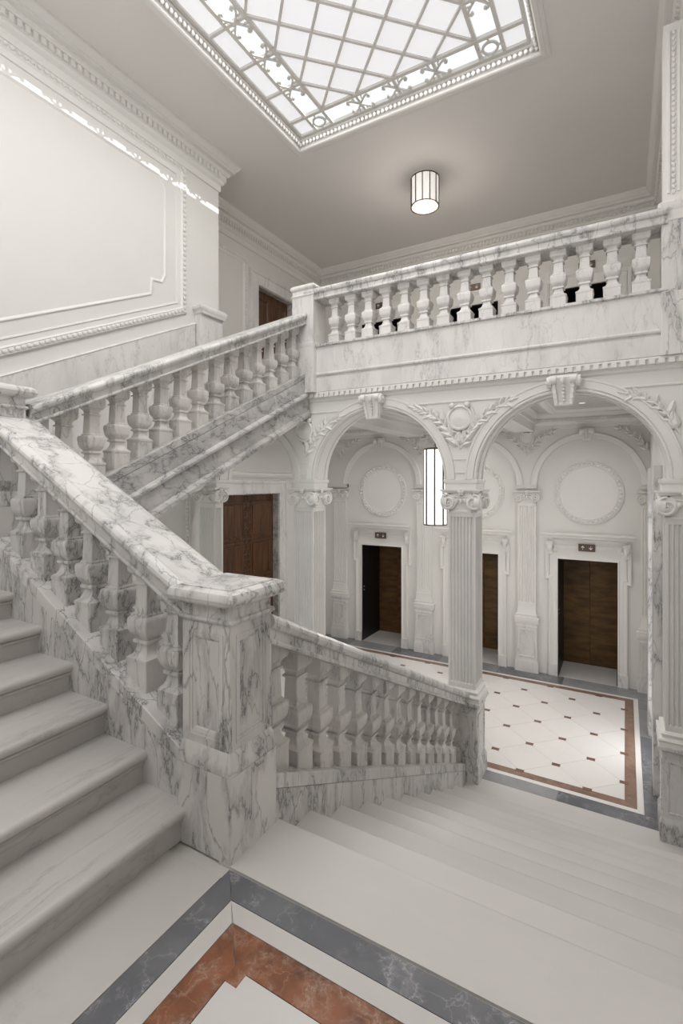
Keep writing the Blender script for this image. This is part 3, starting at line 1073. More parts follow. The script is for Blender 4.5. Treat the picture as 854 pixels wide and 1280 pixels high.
# ------------------------------------------------------------------ carved ornament
def leaf(mb, p, ang, L, fr, w=0.22, lift=0.034):
    O, ex, ey, nn = fr
    c, s = math.cos(ang), math.sin(ang)

    def q(u, v, h):
        return O + ex * (p[0] + u * c - v * s) + ey * (p[1] + u * s + v * c) + nn * h
    W = w * L
    vs = [q(0, 0, 0.004), q(0.3 * L, W, 0.012), q(0.7 * L, W * 0.7, 0.016), q(L, 0, 0.02), q(0.7 * L, -W * 0.7, 0.016), q(0.3 * L, -W, 0.012),
          q(0.3 * L, 0, lift), q(0.7 * L, 0, lift * 1.2)]
    fs = [(0, 6, 1), (1, 6, 7, 2), (2, 7, 3), (3, 7, 4), (4, 7, 6, 5), (5, 6, 0), (0, 1, 2, 3, 4, 5)]
    mb.add(vs, fs)


def branch(part, pts, fr, L, mat, n=9):
    """stem along pts with paired leaves"""
    mb = MB()
    tube2d(mb, pts, 0.010, fr)
    build('stem', mb, mat, part, ang=40)
    m = len(pts) - 1
    for k in range(n):
        t = (k + 0.6) / n * m
        i = min(int(t), m - 1)
        f = t - i
        p = (pts[i][0] * (1 - f) + pts[i + 1][0] * f, pts[i][1] * (1 - f) + pts[i + 1][1] * f)
        a = math.atan2(pts[i + 1][1] - pts[i][1], pts[i + 1][0] - pts[i][0])
        for sg in (1, -1):
            mb = MB()
            leaf(mb, p, a + sg * random.uniform(0.3, 0.95), L * random.uniform(0.75, 1.2) * (1.1 - 0.35 * t / m), fr)
            build('leaf', mb, mat, part, ang=20)
    mb = MB()
    leaf(mb, pts[-1], math.atan2(pts[-1][1] - pts[-2][1], pts[-1][0] - pts[-2][0]), L, fr)
    build('leaf', mb, mat, part, ang=20)


def spandrel(parent, cx, ztop, y, s=1.0, sides=(1, -1), cart=True, nl=11):
    fr = FY(y)
    rel = bpy.data.objects.new('spandrel_relief', None)
    COL.objects.link(rel)
    rel.parent = parent
    ORG[rel.name] = ORG[parent.name]
    mat = M['white']
    if cart:
        cz = ztop - 0.155 * s
        mb = MB()
        # oval shield: dished disc with raised rim, scroll ears and a tail
        rs = []
        for rr, w in ((1.0, 0.0), (1.0, 0.035), (0.86, 0.045), (0.78, 0.02), (0.6, 0.03), (0.02, 0.045)):
            rs.append([Vector((cx + 0.142 * s * rr * math.cos(2 * pi * i / 20), y - w * s, cz + 0.142 * s * rr * math.sin(2 * pi * i / 20))) for i in range(20)])
        mb.rings(rs)
        build('cartouche', mb, mat, rel, ang=35)
        mb = MB()
        for sg in (1, -1):
            path = [(cx + sg * s * (0.15 * math.cos(a) * (1 + 0.12 * (a / pi))), cz + s * (0.168 * math.sin(a))) for a in [-1.4 + 2.7 * i / 12 for i in range(13)]]
            if sg < 0:
                path = path[::-1]
            tube2d(mb, path, 0.014 * s, fr)
            px_ = cx + sg * 0.085 * s
            mb.sphere((px_, y - 0.03 * s, cz + 0.138 * s), 0.036 * s, 8, 5)
        build('cartouche_scroll', mb, mat, rel, ang=40)
    for sg in sides:
        pts = [(cx + sg * s * u, ztop + s * w) for u, w in ((0.0, -0.50), (0.06, -0.40), (0.125, -0.31), (0.20, -0.21), (0.29, -0.12), (0.40, -0.06), (0.50, -0.025))]
        branch(rel, pts, fr, 0.145 * s, mat, nl)
    return rel


def keystone(parent, cx, y, z0, z1, w0, w1, mat):
    """scroll bracket keystone on a wall facing -y"""
    prof = []   # side profile (out, z)
    h = z1 - z0
    side = [(0.0, 0), (0.045, 0), (0.05, 0.05), (0.04, 0.10), (0.045, 0.2), (0.06, 0.45), (0.085, 0.68), (0.11, 0.82), (0.115, 0.92), (0.10, 1.0), (0.0, 1.0)]
    mb = MB()
    A, B = [], []
    for o_, t in side:
        w = w0 + (w1 - w0) * t
        A.append((cx - w / 2, y - o_, z0 + h * t))
        B.append((cx + w / 2, y - o_, z0 + h * t))
    mb.rings([A, B])
    ks = build('keystone', mb, mat, parent, ang=30)
    mb = MB()
    for sg in (1, -1):
        # rolled side scrolls and edge ribs
        xs = cx + sg * w1 * 0.5
        mb.rings([[(xs + d, y - 0.075 + 0.055 * math.cos(2 * pi * i / 12), z1 - 0.06 + 0.055 * math.sin(2 * pi * i / 12)) for i in range(12)] for d in (-0.02, 0.025)])
        mb.sphere((xs + sg * 0.012, y - 0.075, z1 - 0.06), 0.028, 8, 5)
        mb.rings([[(cx + sg * w1 * 0.36 + d, y - 0.10 + 0.042 * math.cos(2 * pi * i / 10), z1 - 0.045 + 0.042 * math.sin(2 * pi * i / 10)) for i in range(10)] for d in (-0.03, 0.03)])
        for t in (0.12, 0.3, 0.48, 0.66, 0.82):
            w = w0 + (w1 - w0) * t
            oo = 0.05 + 0.06 * t
            mb.box(cx + sg * w * 0.38 - 0.014, cx + sg * w * 0.38 + 0.014, y - oo - 0.012, y - 0.02, z0 + h * (t - 0.09), z0 + h * (t + 0.10))
    build('scroll', mb, mat, ks, ang=40)
    mb = MB()
    for k in range(6):
        t = 0.16 + 0.12 * k
        mb.sphere((cx, y - (0.05 + 0.065 * t), z0 + h * t), 0.012 + 0.012 * t, 8, 5)
    leafs = FY(y - 0.105)
    leaf(mb, (cx, z1 - 0.01), -pi / 2, 0.09, leafs, 0.3)
    build('bead_drop', mb, mat, ks, ang=40)
    return ks


def arch_plate(mb, xc, r, zs, x0, x1, z0, ztop, y0, y1, n=28):
    """solid plate x0..x1, z0..ztop pierced by an arch (semicircle r at zs, straight legs down to z0)"""
    pts = [(xc - r, z0)] + [(xc + r * math.cos(a), zs + r * math.sin(a)) for a in [pi - pi * i / n for i in range(n + 1)]] + [(xc + r, z0)]
    outer = []
    for (x, zz) in pts:
        outer.append((x, ztop))
    # columns of quads above the arch, plus the legs at both sides
    m = len(pts)
    V = []
    for yy in (y0, y1):
        V += [(x, yy, zz) for x, zz in pts] + [(x, yy, ztop) for x, zz in pts]
    F = []
    for i in range(1, m - 2):
        F.append((i, i + 1, m + i + 1, m + i))
        F.append((2 * m + i, 3 * m + i, 3 * m + i + 1, 2 * m + i + 1))
    for i in range(m - 1):
        F.append((i, 2 * m + i, 2 * m + i + 1, i + 1))
    mb.add(V, F)
    mb.box(x0, xc - r, y0, y1, z0, ztop)
    mb.box(xc + r, x1, y0, y1, z0, ztop)


# ------------------------------------------------------------------ arcade
arc_w = setting('wall_middle', 'white arcade wall of round arches carrying the balcony', 'arcade')
AR = [(-0.535, 0.892, -1.61, XR + 0.02), (-2.665, 0.883, -3.725, -1.61), (-4.585, 0.70, XL, -3.725)]
ZTOP = 2.84
mb = MB()
for xc, r, x0, x1 in AR:
    arch_plate(mb, xc, r, 1.70, x0, x1, 1.70, ZTOP, YA0, YA1)
build('arch_wall', mb, M['white'], arc_w, ang=20)
for cx in (-1.598, -3.725, 0.47, -5.46):
    build('impost_block', MB().sqlathe([(0.178, 1.585), (0.178, 1.655), (0.186, 1.66), (0.192, 1.675), (0.192, 1.70), (0.18, 1.705)], cx, CYC + 0.008, 0.02, 1, 0.172 / 0.178), M['white'], arc_w, ang=25)
fr = FY(YA0)
for xc, r, x0, x1 in AR:
    a = arc(xc, 1.70, r, pi, 0, 36)
    mb = MB()
    # prof u>0 is left of travel = outside of the arch when walking pi -> 0
    sweep(mb, a, [(0.0, -0.01), (0.0, 0.016), (0.016, 0.016), (0.018, 0.006), (0.026, 0.006), (0.028, 0.022), (0.100, 0.022), (0.102, 0.030), (0.118, 0.030), (0.122, 0.022), (0.126, -0.01)], fr)
    build('archivolt', mb, M['white'], arc_w, ang=28)
    # soffit band
    mb = MB()
    for w0 in (YA0 + 0.06, YA1 - 0.085):
        sweep(mb, a, [(-0.012, 0), (-0.012, 0.025), (0.004, 0.025), (0.004, 0)], frame((0, w0 + 0.025, 0), (1, 0, 0), (0, 0, 1), (0, -1, 0)))
    build('soffit_moulding', mb, M['white'], arc_w, ang=28)
    if xc > -4:
        keystone(arc_w, xc, YA0 - 0.02, 2.44, 2.735, 0.17, 0.26, M['white'])
# architrave mouldings + dentil course
mb = MB()
rake(mb, [(0.0, 0.0), (-0.06, 0.0), (-0.075, -0.015), (-0.075, -0.03), (-0.06, -0.035), (-0.06, -0.075), (-0.035, -0.08), (-0.02, -0.095), (-0.02, -0.115), (0, -0.13)], (XL, YA0, ZTOP), (XR, YA0, ZTOP), (0, 1, 0))
build('frieze_moulding', mb, M['white'], arc_w, ang=25)
mb = MB()
x = XL + 0.05
while x < XR - 0.05:
    mb.box(x, x + 0.048, YA0 - 0.088, YA0 - 0.05, ZTOP - 0.076, ZTOP - 0.032)
    x += 0.0765
stuff(build('dentil', mb, M['white'], arc_w, flat=True))
# flat moulded outline of the spandrels (line under the frieze)
mb = MB()
for xa_, xb_ in ((-3.6, -2.86), (-2.46, -0.72), (-0.35, 0.46)):
    rake(mb, [(0.0, 0.012), (-0.012, 0.01), (-0.016, 0.0), (-0.012, -0.012), (0, -0.014)], (xa_, YA0, 2.58), (xb_, YA0, 2.58), (0, 1, 0))
build('panel_moulding', mb, M['white'], arc_w, ang=25)
spandrel(arc_w, -1.6, 2.545, YA0 - 0.004, 1.0)
spandrel(arc_w, -3.69, 2.50, YA0 - 0.004, 1.0, (1,))
# branch in the spandrel by the pier
rel = bpy.data.objects.new('spandrel_relief', None)
COL.objects.link(rel); rel.parent = arc_w; ORG[rel.name] = ORG[arc_w.name]
branch(rel, [(0.43, 2.12), (0.38, 2.22), (0.32, 2.32), (0.24, 2.41), (0.14, 2.47), (0.05, 2.50)], FY(YA0 - 0.004), 0.13, M['white'], 8)
mb = MB()
sweep(mb, [(0.455, 2.56), (0.455, 1.95)], [(-0.012, 0), (-0.01, 0.014), (0.01, 0.014), (0.012, 0)], FY(YA0))
build('panel_moulding', mb, M['white'], arc_w, ang=25)
# small foot panels where the arches meet above the columns
for cx in (-1.605, -3.725):
    mb = MB()
    pts = [(cx - 0.055, 1.78), (cx + 0.055, 1.78), (cx + 0.10, 1.93), (cx - 0.10, 1.93)]
    sweep(mb, pts, [(-0.006, 0), (-0.005, 0.01), (0.005, 0.01), (0.006, 0)], FY(YA0), True)
    build('panel_moulding', mb, M['white'], arc_w, ang=25)

# ------------------------------------------------------------------ blind arches on the back wall
bw = setting('trim_1', 'moulded blind arches and entablature on the lobby back wall', 'wall trim')
BZ = 1.62
mb = MB()
for i, xc in enumerate(DX):
    arch_plate(mb, xc, 0.775, BZ, xc - 0.94, xc + (0.94 if i else 0.89), BZ - 0.06, 2.80, YB - 0.05, YB + 0.02, 28)
mb.box(XL, DX[2] - 0.94, YB - 0.05, YB + 0.02, BZ - 0.06, 2.80)
build('arch_plate', mb, M['plaster'], bw, ang=20)
fr = FY(YB - 0.05)
for i, xc in enumerate(DX):
    a = arc(xc, BZ, 0.775, pi, 0, 32)
    mb = MB()
    sweep(mb, a, [(0.0, -0.04), (0.0, 0.012), (0.02, 0.018), (0.06, 0.018), (0.065, 0.026), (0.085, 0.03), (0.10, 0.02), (0.105, -0.01)], fr)
    build('archivolt', mb, M['white'], bw, ang=28)
    keystone(bw, xc, YB - 0.06, 2.36, 2.56, 0.12, 0.17, M['white'])
mb = MB()
rake(mb, [(0.0, 0.0), (-0.17, 0.0), (-0.17, -0.03), (-0.14, -0.05), (-0.12, -0.08), (-0.09, -0.09), (-0.09, -0.15), (-0.05, -0.16), (-0.04, -0.18), (-0.02, -0.19), (-0.02, -0.25), (0, -0.26)], (XL, YB - 0.05, 2.83), (0.34, YB - 0.05, 2.83), (0, 1, 0))
build('entablature', mb, M['white'], bw, ang=25)
mb = MB()
x = XL + 0.05
while x < 0.3:
    mb.box(x, x + 0.04, YB - 0.165, YB - 0.12, 2.685, 2.735)
    x += 0.075
stuff(build('dentil', mb, M['white'], bw, flat=True))
for cx in PX[1:3]:
    spandrel(bw, cx, 2.54, YB - 0.055, 0.8, (1, -1), True, 6)
spandrel(bw, 0.33, 2.54, YB - 0.055, 0.8, (-1,), False, 6)
spandrel(bw, PX[0], 2.54, YB - 0.055, 0.8, (1,), True, 6)

# lobby coffered ceiling
lc = setting('ceiling', 'coffered white lobby ceiling between the arcade and the lift wall', 'ceiling')
build('ceiling_slab', MB().box(XL, XR, YA1 - 0.02, YB, 2.832, 2.90), M['white'], lc, flat=True)
for cx in (-1.54, -3.55):
    mb = MB()
    rake(mb, [(-0.26, 0), (-0.26, -0.03), (-0.235, -0.05), (-0.22, -0.09), (-0.2, -0.10), (-0.2, -0.16), (-0.175, -0.17), (-0.165, -0.30), (0.165, -0.30), (0.175, -0.17), (0.2, -0.16), (0.2, -0.10), (0.22, -0.09), (0.235, -0.05), (0.26, -0.03), (0.26, 0)],
         (cx, YA1 - 0.01, 2.84), (cx, YB - 0.06, 2.84), (1, 0, 0))
    build('ceiling_beam', mb, M['white'], lc, ang=25)
mb = MB()
for x0, x1 in ((-1.28, 0.33), (-3.29, -1.80), (XL, -3.81)):
    sweep(mb, [(x0 + 0.22, YA1 + 0.25), (x1 - 0.22, YA1 + 0.25), (x1 - 0.22, YB - 0.42), (x0 + 0.22, YB - 0.42)], [(-0.05, 0), (-0.04, 0.03), (0.0, 0.045), (0.04, 0.03), (0.06, 0.012), (0.10, 0)], FZ(2.833), True)
stuff(build('coffer_moulding', mb, M['white'], lc, ang=25))

# assumed recessed lamps in that ceiling, added for the lobby light
for i, (x, y) in enumerate(ASSUMED_LAMPS):
    lb = ['assumed small recessed lamp in the lobby ceiling before the ' + s for s in ('fully seen lift', 'middle lift', 'far lift')][i % 3]
    lb = lb if i < 3 else lb.replace('before the', 'close to the')
    t = thing('assumed_recessed_lamp', lb, 'lamp', (x, y, 2.82))
    build('lamp_ring', MB().rings([[(x + r * math.cos(2 * pi * k / 16), y + r * math.sin(2 * pi * k / 16), zz) for k in range(16)] for r, zz in ((0.06, 2.832), (0.06, 2.822), (0.045, 2.822), (0.045, 2.832))], caps=False), M['white'], t)
    build('lamp_lens', MB().lathe([(0.044, 2.833), (0.044, 2.826)], x, y, 16), M['lantern'], t)
    l = lamp('assumed_lamp_light', 'SPOT', (x, y, 2.815), 44, (1, 0.975, 0.94), spot_size=2.5, spot_blend=0.8, shadow_soft_size=0.06)
    l.parent = t
    l.location = (0, 0, -0.01)


# ------------------------------------------------------------------ medallions
for xc, lb in zip(DX, ('large round moulded medallion over the fully seen lift', 'round moulded medallion partly hidden by the fluted column', 'round moulded medallion over the far lift beside the lantern')):
    t = thing('wall_medallion', lb, 'medallion', (xc, YB, 0.95), None)
    ox = xc + 0.02
    fr = FY(YB)
    mb = MB()
    c = arc(ox, 1.49, 0.475, 0, 2 * pi, 48)[:-1]
    sweep(mb, c, [(-0.055, -0.005), (-0.05, 0.02), (-0.035, 0.03), (-0.03, 0.016), (0.028, 0.016), (0.034, 0.026), (0.046, 0.02), (0.05, 0.012), (0.09, 0.01), (0.095, -0.005)], fr, True)
    rim = build('medallion_rim', mb, M['white'], t, ang=30)
    mb = MB()
    for k in range(44):
        a = 2 * pi * k / 44
        mb.sphere((ox + 0.476 * math.cos(a), YB - 0.018, 1.49 + 0.476 * math.sin(a)), 0.026, 6, 4)
    stuff(build('bead', mb, M['white'], rim, ang=50))
    mb = MB()
    mb.rings([[Vector((ox + 0.39 * math.cos(2 * pi * i / 40), YB - w, 1.49 + 0.39 * math.sin(2 * pi * i / 40))) for i in range(40)] for w in (-0.005, 0.006)])
    build('medallion_disc', mb, M['white'], t)


# ------------------------------------------------------------------ lifts
def arrow(mb, cx, cz, y, up, s):
    d = 1 if up else -1
    w = 0.16
    pts = [(-w * 0.45, -1), (w * 0.45, -1), (w * 0.45, 0.35), (0.55, -0.15), (0.72, 0.08), (0.0, 1.0), (-0.72, 0.08), (-0.55, -0.15), (-w * 0.45, 0.35)]
    mb.prism([(cx + p[0] * s * 0.62, y, cz + d * p[1] * s * 0.62) for p in (pts if up else pts[::-1])], (0, -0.003, 0))


def sign(xc, zc, y, label, downonly=False):
    t = thing('lift_sign', label, 'sign', (xc, y, zc - 0.06))
    build('plate', MB().box(xc - 0.125, xc + 0.125, y - 0.014, y, zc - 0.06, zc + 0.06), M['sign'], t, bevel=0.002)
    for sx, up in ((-0.06, True), (0.06, False)):
        mb = MB()
        sweep(mb, [(xc + sx - 0.047, zc - 0.047), (xc + sx + 0.047, zc - 0.047), (xc + sx + 0.047, zc + 0.047), (xc + sx - 0.047, zc + 0.047)], [(-0.002, 0), (-0.002, 0.002), (0.002, 0.002), (0.002, 0)], FY(y - 0.013), True)
        build('sign_border', mb, M['brass'], t)
        mb = MB()
        arrow(mb, xc + sx, zc, y - 0.0135, up, 0.055)
        build('arrow', mb, M['arrow'], t, flat=True)


def lift(xc, zf, label, upper=False):
    t = thing('lift_entrance', label, 'lift', (xc, YB, zf))
    zd = zf + 2.0
    w = DW
    fr = FY(YB)
    mk = M['white']
    # eared architrave: path up the jamb, out round the ear, across
    e = 0.055
    ze = zd - 0.35
    left = [(xc - w, zf + 0.17), (xc - w, ze), (xc - w - e, ze), (xc - w - e, zd + 0.0), (xc - w - e, zd + 0.10)]
    path = [(xc - w - 0.075, zf), (xc - w - 0.075, ze), (xc - w - 0.075 - e, ze), (xc - w - 0.075 - e, zd + 0.085 + 0.19), (xc + w + 0.075 + e, zd + 0.085 + 0.19), (xc + w + 0.075 + e, ze), (xc + w + 0.075, ze), (xc + w + 0.075, zf)]
    mb = MB()
    # plain fascia plates: jambs, ears, lintel
    for sg in (-1, 1):
        x0, x1 = sorted((xc + sg * w, xc + sg * (w + 0.135)))
        mb.box(x0, x1, YB - 0.022, YB + 0.0, zf + 0.0, zd)
        x0, x1 = sorted((xc + sg * (w + 0.13), xc + sg * (w + 0.135 + e)))
        mb.box(x0, x1, YB - 0.022, YB + 0.0, ze, zd + 0.34)
    mb.box(xc - w - 0.135, xc + w + 0.135, YB - 0.022, YB, zd, zd + 0.34)
    sur = build('surround', mb, mk, t, flat=True)
    mb = MB()
    pin = [(xc - w, zf + 0.2), (xc - w, zd), (xc + w, zd), (xc + w, zf + 0.2)]
    sweep(mb, pin, [(0.0, 0.02), (0.0, 0.034), (0.012, 0.036), (0.02, 0.03), (0.03, 0.024), (0.03, 0.02)], fr)
    out = [(xc - w - 0.135, zf + 0.2), (xc - w - 0.135, ze), (xc - w - 0.135 - e, ze), (xc - w - 0.135 - e, zd + 0.17), (xc - w - 0.06, zd + 0.17), (xc - w - 0.06, zd + 0.235), (xc + w + 0.06, zd + 0.235), (xc + w + 0.06, zd + 0.17), (xc + w + 0.135 + e, zd + 0.17), (xc + w + 0.135 + e, ze), (xc + w + 0.135, ze), (xc + w + 0.135, zf + 0.2)]
    sweep(mb, out, [(-0.055, 0.02), (-0.05, 0.032), (-0.03, 0.034), (-0.026, 0.044), (-0.008, 0.048), (0.006, 0.04), (0.008, 0.0), (-0.055, 0.0)], fr)
    build('surround_moulding', mb, mk, sur, ang=25)
    # plinth blocks
    for sg in (-1, 1):
        x0, x1 = sorted((xc + sg * w, xc + sg * (w + 0.15)))
        build('plinth', MB().box(x0, x1, YB - 0.05, YB, zf, zf + 0.2), M['pale'], sur, flat=True, bevel=0.004)
    # hood, its dentils and consoles (lobby lifts only)
    if not upper:
        zc = zd + 0.36
        mb = MB()
        hw_ = w + 0.20
        prof = [(0, 0.0), (0.03, 0.0), (0.035, 0.02), (0.055, 0.03), (0.055, 0.05), (0.075, 0.06), (0.14, 0.066), (0.145, 0.098), (0.16, 0.105), (0.175, 0.128), (0.175, 0.145), (0.0, 0.155)]
        rs = []
        for sg in (-1, 1):
            rs.append([(xc + sg * (hw_ - 0.115 + o_), YB - 0.02 - o_, zc - 0.06 + q) for o_, q in prof])
        mb.rings(rs)
        build('hood', mb, M['white'], t, ang=25)
        mb = MB()
        x = xc - hw_ + 0.12
        while x < xc + hw_ - 0.12:
            mb.box(x, x + 0.022, YB - 0.085, YB - 0.05, zc - 0.035, zc - 0.012)
            x += 0.042
        stuff(build('dentil', mb, M['white'], t, flat=True))
        for sg in (-1, 1):
            cxx = xc + sg * (w + 0.125)
            mb = MB()
            S = [(0.0, 0), (0.04, 0.0), (0.055, 0.03), (0.045, 0.07), (0.05, 0.12), (0.075, 0.17), (0.08, 0.21), (0.06, 0.235), (0.0, 0.235)]
            mb.rings([[(cxx + d, YB - 0.02 - o_, zc - 0.295 + q) for o_, q in S] for d in (-0.045, 0.045)])
            for d in (-0.048, 0.048):
                mb.rings([[(cxx + d + dd, YB - 0.065 + 0.032 * math.cos(2 * pi * i / 10), zc - 0.095 + 0.032 * math.sin(2 * pi * i / 10)) for i in range(10)] for dd in (-0.006, 0.006)])
            leaf(mb, (cxx, zc - 0.10), -pi / 2, 0.15, FY(YB - 0.085), 0.25)
            build('console', mb, M['white'], t, ang=35)
    # reveal, sill, leaves
    mb = MB()
    for sg in (-1, 1):
        x0, x1 = sorted((xc + sg * w, xc + sg * (w - 0.012)))
        mb.box(x0, x1, YB - 0.01, YB + 0.84, zf, zd)
    mb.box(xc - w, xc + w, YB - 0.01, YB + 0.84, zd - 0.012, zd)
    build('reveal', mb, M['black'], t, flat=True)
    mb = MB()
    mb.box(xc - w, xc + w, YB - 0.02, YB + 0.88, zf - 0.02, zf + 0.004)
    build('sill', mb, M['landing'], t, flat=True)
    for sg in (-1, 1):
        x0, x1 = sorted((xc + sg * 0.002, xc + sg * (w - 0.012)))
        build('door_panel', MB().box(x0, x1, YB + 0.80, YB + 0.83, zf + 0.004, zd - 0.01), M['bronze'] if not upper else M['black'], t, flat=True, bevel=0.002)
    build('shaft_backing', MB().box(xc - w, xc + w, YB + 0.835, YB + 0.86, zf, zd), M['black'], t, flat=True)
    if not upper:
        mb = MB()
        for q in (0.0, 0.07):
            mb.rings([[(xc - w + 0.013 + d, YB + 0.05 + 0.012 * math.cos(2 * pi * i / 10), zf + 1.12 - q + 0.012 * math.sin(2 * pi * i / 10)) for i in range(10)] for d in (0, 0.006)])
        build('call_button', mb, M['arrow'], t)
    sign(xc, zd + (0.215 if not upper else 0.325), YB - (0.048 if not upper else 0.022), 'bronze arrow sign over the ' + ('gallery' if upper else 'lobby') + ' lift ' + {0: 'nearest the side pier', 1: 'in the middle', 2: 'farthest from the pier'}[DX.index(xc)])


lift(DX[0], ZL, 'lift with bronze doors and moulded marble surround, fully seen through the arch')
lift(DX[1], ZL, 'lift with bronze doors half hidden behind the fluted column')
lift(DX[2], ZL, 'lift with black side reveal seen through the arch beside the lantern')
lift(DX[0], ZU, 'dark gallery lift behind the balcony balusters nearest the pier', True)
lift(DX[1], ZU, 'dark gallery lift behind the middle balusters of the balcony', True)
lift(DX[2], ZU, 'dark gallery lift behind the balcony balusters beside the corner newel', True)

# ------------------------------------------------------------------ wooden doors in the left wall
def wooden_door(name, y0, y1, zf, zt, label, carved):
    t = thing(name, label, 'door', (XL, (y0 + y1) / 2, zf), kind='structure')
    fr = FX(XL)
    # marble casing
    mb = MB()
    c = 0.23
    for a, b in ((y0 - c, y0), (y1, y1 + c)):
        mb.box(XL, XL + 0.035, a, b, zf, zt + c)
    mb.box(XL, XL + 0.035, y0, y1, zt, zt + c)
    sweep(mb, [(y0 - c, zf), (y0 - c, zt + c), (y1 + c, zt + c), (y1 + c, zf)], [(-0.05, 0.03), (-0.045, 0.05), (-0.02, 0.055), (0.0, 0.05), (0.006, 0.0), (-0.05, 0.0)], fr)
    build('casing', mb, M['pale'], t, ang=25)
    mb = MB()
    d = 0.15
    mb.box(XL - d, XL + 0.01, y0 - 0.01, y0 + 0.015, zf, zt)
    mb.box(XL - d, XL + 0.01, y1 - 0.015, y1 + 0.01, zf, zt)
    mb.box(XL - d, XL + 0.01, y0, y1, zt - 0.015, zt + 0.01)
    build('reveal', mb, M['string'], t, flat=True)
    ym = (y0 + y1) / 2
    frd = FX(XL - d + 0.03)
    for a, b in ((y0, ym), (ym, y1)):
        lf_ = build('door_leaf', MB().box(XL - d - 0.03, XL - d + 0.03, a + 0.004, b - 0.004, zf, zt), M['wood'], t, flat=True)
        n = 4 if carved else 3
        hh = (zt - zf - 0.2) / n
        for k in range(n):
            z0 = zf + 0.13 + hh * k
            mb = MB()
            p = [(a + 0.11, z0), (b - 0.11, z0), (b - 0.11, z0 + hh - 0.1), (a + 0.11, z0 + hh - 0.1)]
            sweep(mb, p, [(-0.025, 0), (-0.02, 0.014), (0.0, 0.018), (0.014, 0.008), (0.02, 0)], frd, True)
            build('panel_moulding', mb, M['wood'], lf_, ang=25)
            mb = MB().prism([(XL - d + 0.03, q[0] + (0.04 if j in (0, 3) else -0.04), q[1] + (0.04 if j < 2 else -0.04)) for j, q in enumerate(p)], (0.012, 0, 0))
            build('panel', mb, M['wood'], lf_, flat=True)
        if carved:
            mb = MB()
            for k in range(int((zt - zf) / 0.19)):
                for yy in (b - 0.055,) if a == y0 else (a + 0.055,):
                    cz = zf + 0.14 + 0.19 * k
                    c_ = arc(yy, cz, 0.05, 0, 2 * pi, 14)[:-1]
                    sweep(mb, c_, [(-0.012, 0), (0, 0.014), (0.012, 0)], frd, True)
                    mb.sphere((XL - d + 0.034, yy, cz), 0.018, 6, 4)
            build('ring_carving', mb, M['wood'], lf_, ang=40)
    return t


wooden_door('door_1', LD[0], LD[1], ZL, LD[2], 'tall dark carved wooden double door in the lobby side wall', True)
wooden_door('door_2', UD[0], UD[1], ZU, UD[2], 'dark wooden door opening off the upper gallery', False)
# plaster band above the lower door and panel beside it
tr = setting('trim_2', 'plaster mouldings on the lobby side wall by the carved door', 'wall trim')
mb = MB()
rake(mb, [(0.0, 0), (0.03, 0), (0.05, 0.02), (0.07, 0.05), (0.07, 0.08), (0.0, 0.1)], (XL, YA1, 1.75), (XL, YB, 1.75), (1, 0, 0))
rake(mb, [(0.0, 0), (0.12, 0), (0.12, -0.03), (0.08, -0.07), (0.05, -0.14), (0.02, -0.2), (0.0, -0.2)], (XL, YA1, 2.83), (XL, YB, 2.83), (1, 0, 0))
build('band_moulding', mb, M['white'], tr, ang=25)
mb = MB()
sweep(mb, [(4.55, ZL + 0.9), (5.42, ZL + 0.9), (5.42, 2.2), (4.55, 2.2)], [(-0.03, 0), (-0.025, 0.025), (0, 0.03), (0.02, 0.015), (0.06, 0.012), (0.065, 0)], FX(XL), True)
build('panel_frame', mb, M['white'], tr, ang=25)
mb = MB()
zz = ZL + 0.95
while zz < 2.2:
    mb.sphere((XL + 0.022, 5.37, zz), 0.022, 6, 4, (1, 1, 1.3))
    zz += 0.062
stuff(build('bead', mb, M['white'], tr, ang=50))


# ------------------------------------------------------------------ ceiling cornices
CP = [(0.0, -0.40), (0.018, -0.40), (0.022, -0.37), (0.022, -0.315), (0.04, -0.30), (0.055, -0.285), (0.06, -0.262), (0.075, -0.255), (0.075, -0.185), (0.10, -0.175), (0.115, -0.155), (0.115, -0.125),
      (0.165, -0.118), (0.165, -0.085), (0.18, -0.08), (0.20, -0.06), (0.215, -0.035), (0.225, -0.028), (0.225, 0.01), (0.0, 0.01)]


def cornice(name, label, pts, dl):
    """pts in plan, wall on the right of travel (profile goes to the left)"""
    t = setting(name, label, 'cornice')
    mb = MB()
    sweep(mb, pts, [(u, w) for u, w in CP], frame((0, 0, ZC), (1, 0, 0), (0, 1, 0), (0, 0, 1)))
    build('cornice_moulding', mb, M['white'], t, ang=25)
    mb = MB()
    for i in range(len(pts) - 1):
        a, b = Vector(pts[i]), Vector(pts[i + 1])
        d = (b - a)
        L = d.length
        d.normalize()
        n = Vector((-d.y, d.x))
        k = 0.06
        while k < L - 0.02:
            p = a + d * k
            q = [p + n * 0.07, p + d * dl + n * 0.07, p + d * dl + n * 0.105, p + n * 0.105]
            mb.prism([(v.x, v.y, ZC - 0.25) for v in q], (0, 0, 0.062))
            k += dl * 1.75
    stuff(build('dentil', mb, M['white'], t, flat=True))
    return t


# travel so that the room is on the left
cornice('trim_3', 'dentilled ceiling cornice on the tall panelled stair wall', [(XL, YE), (XS, YE), (XS, -1.0)], 0.042)
cornice('trim_4', 'dentilled ceiling cornice around the upper gallery', [(XR, -1.0), (XR, YB), (XL, YB), (XL, YE)], 0.036)

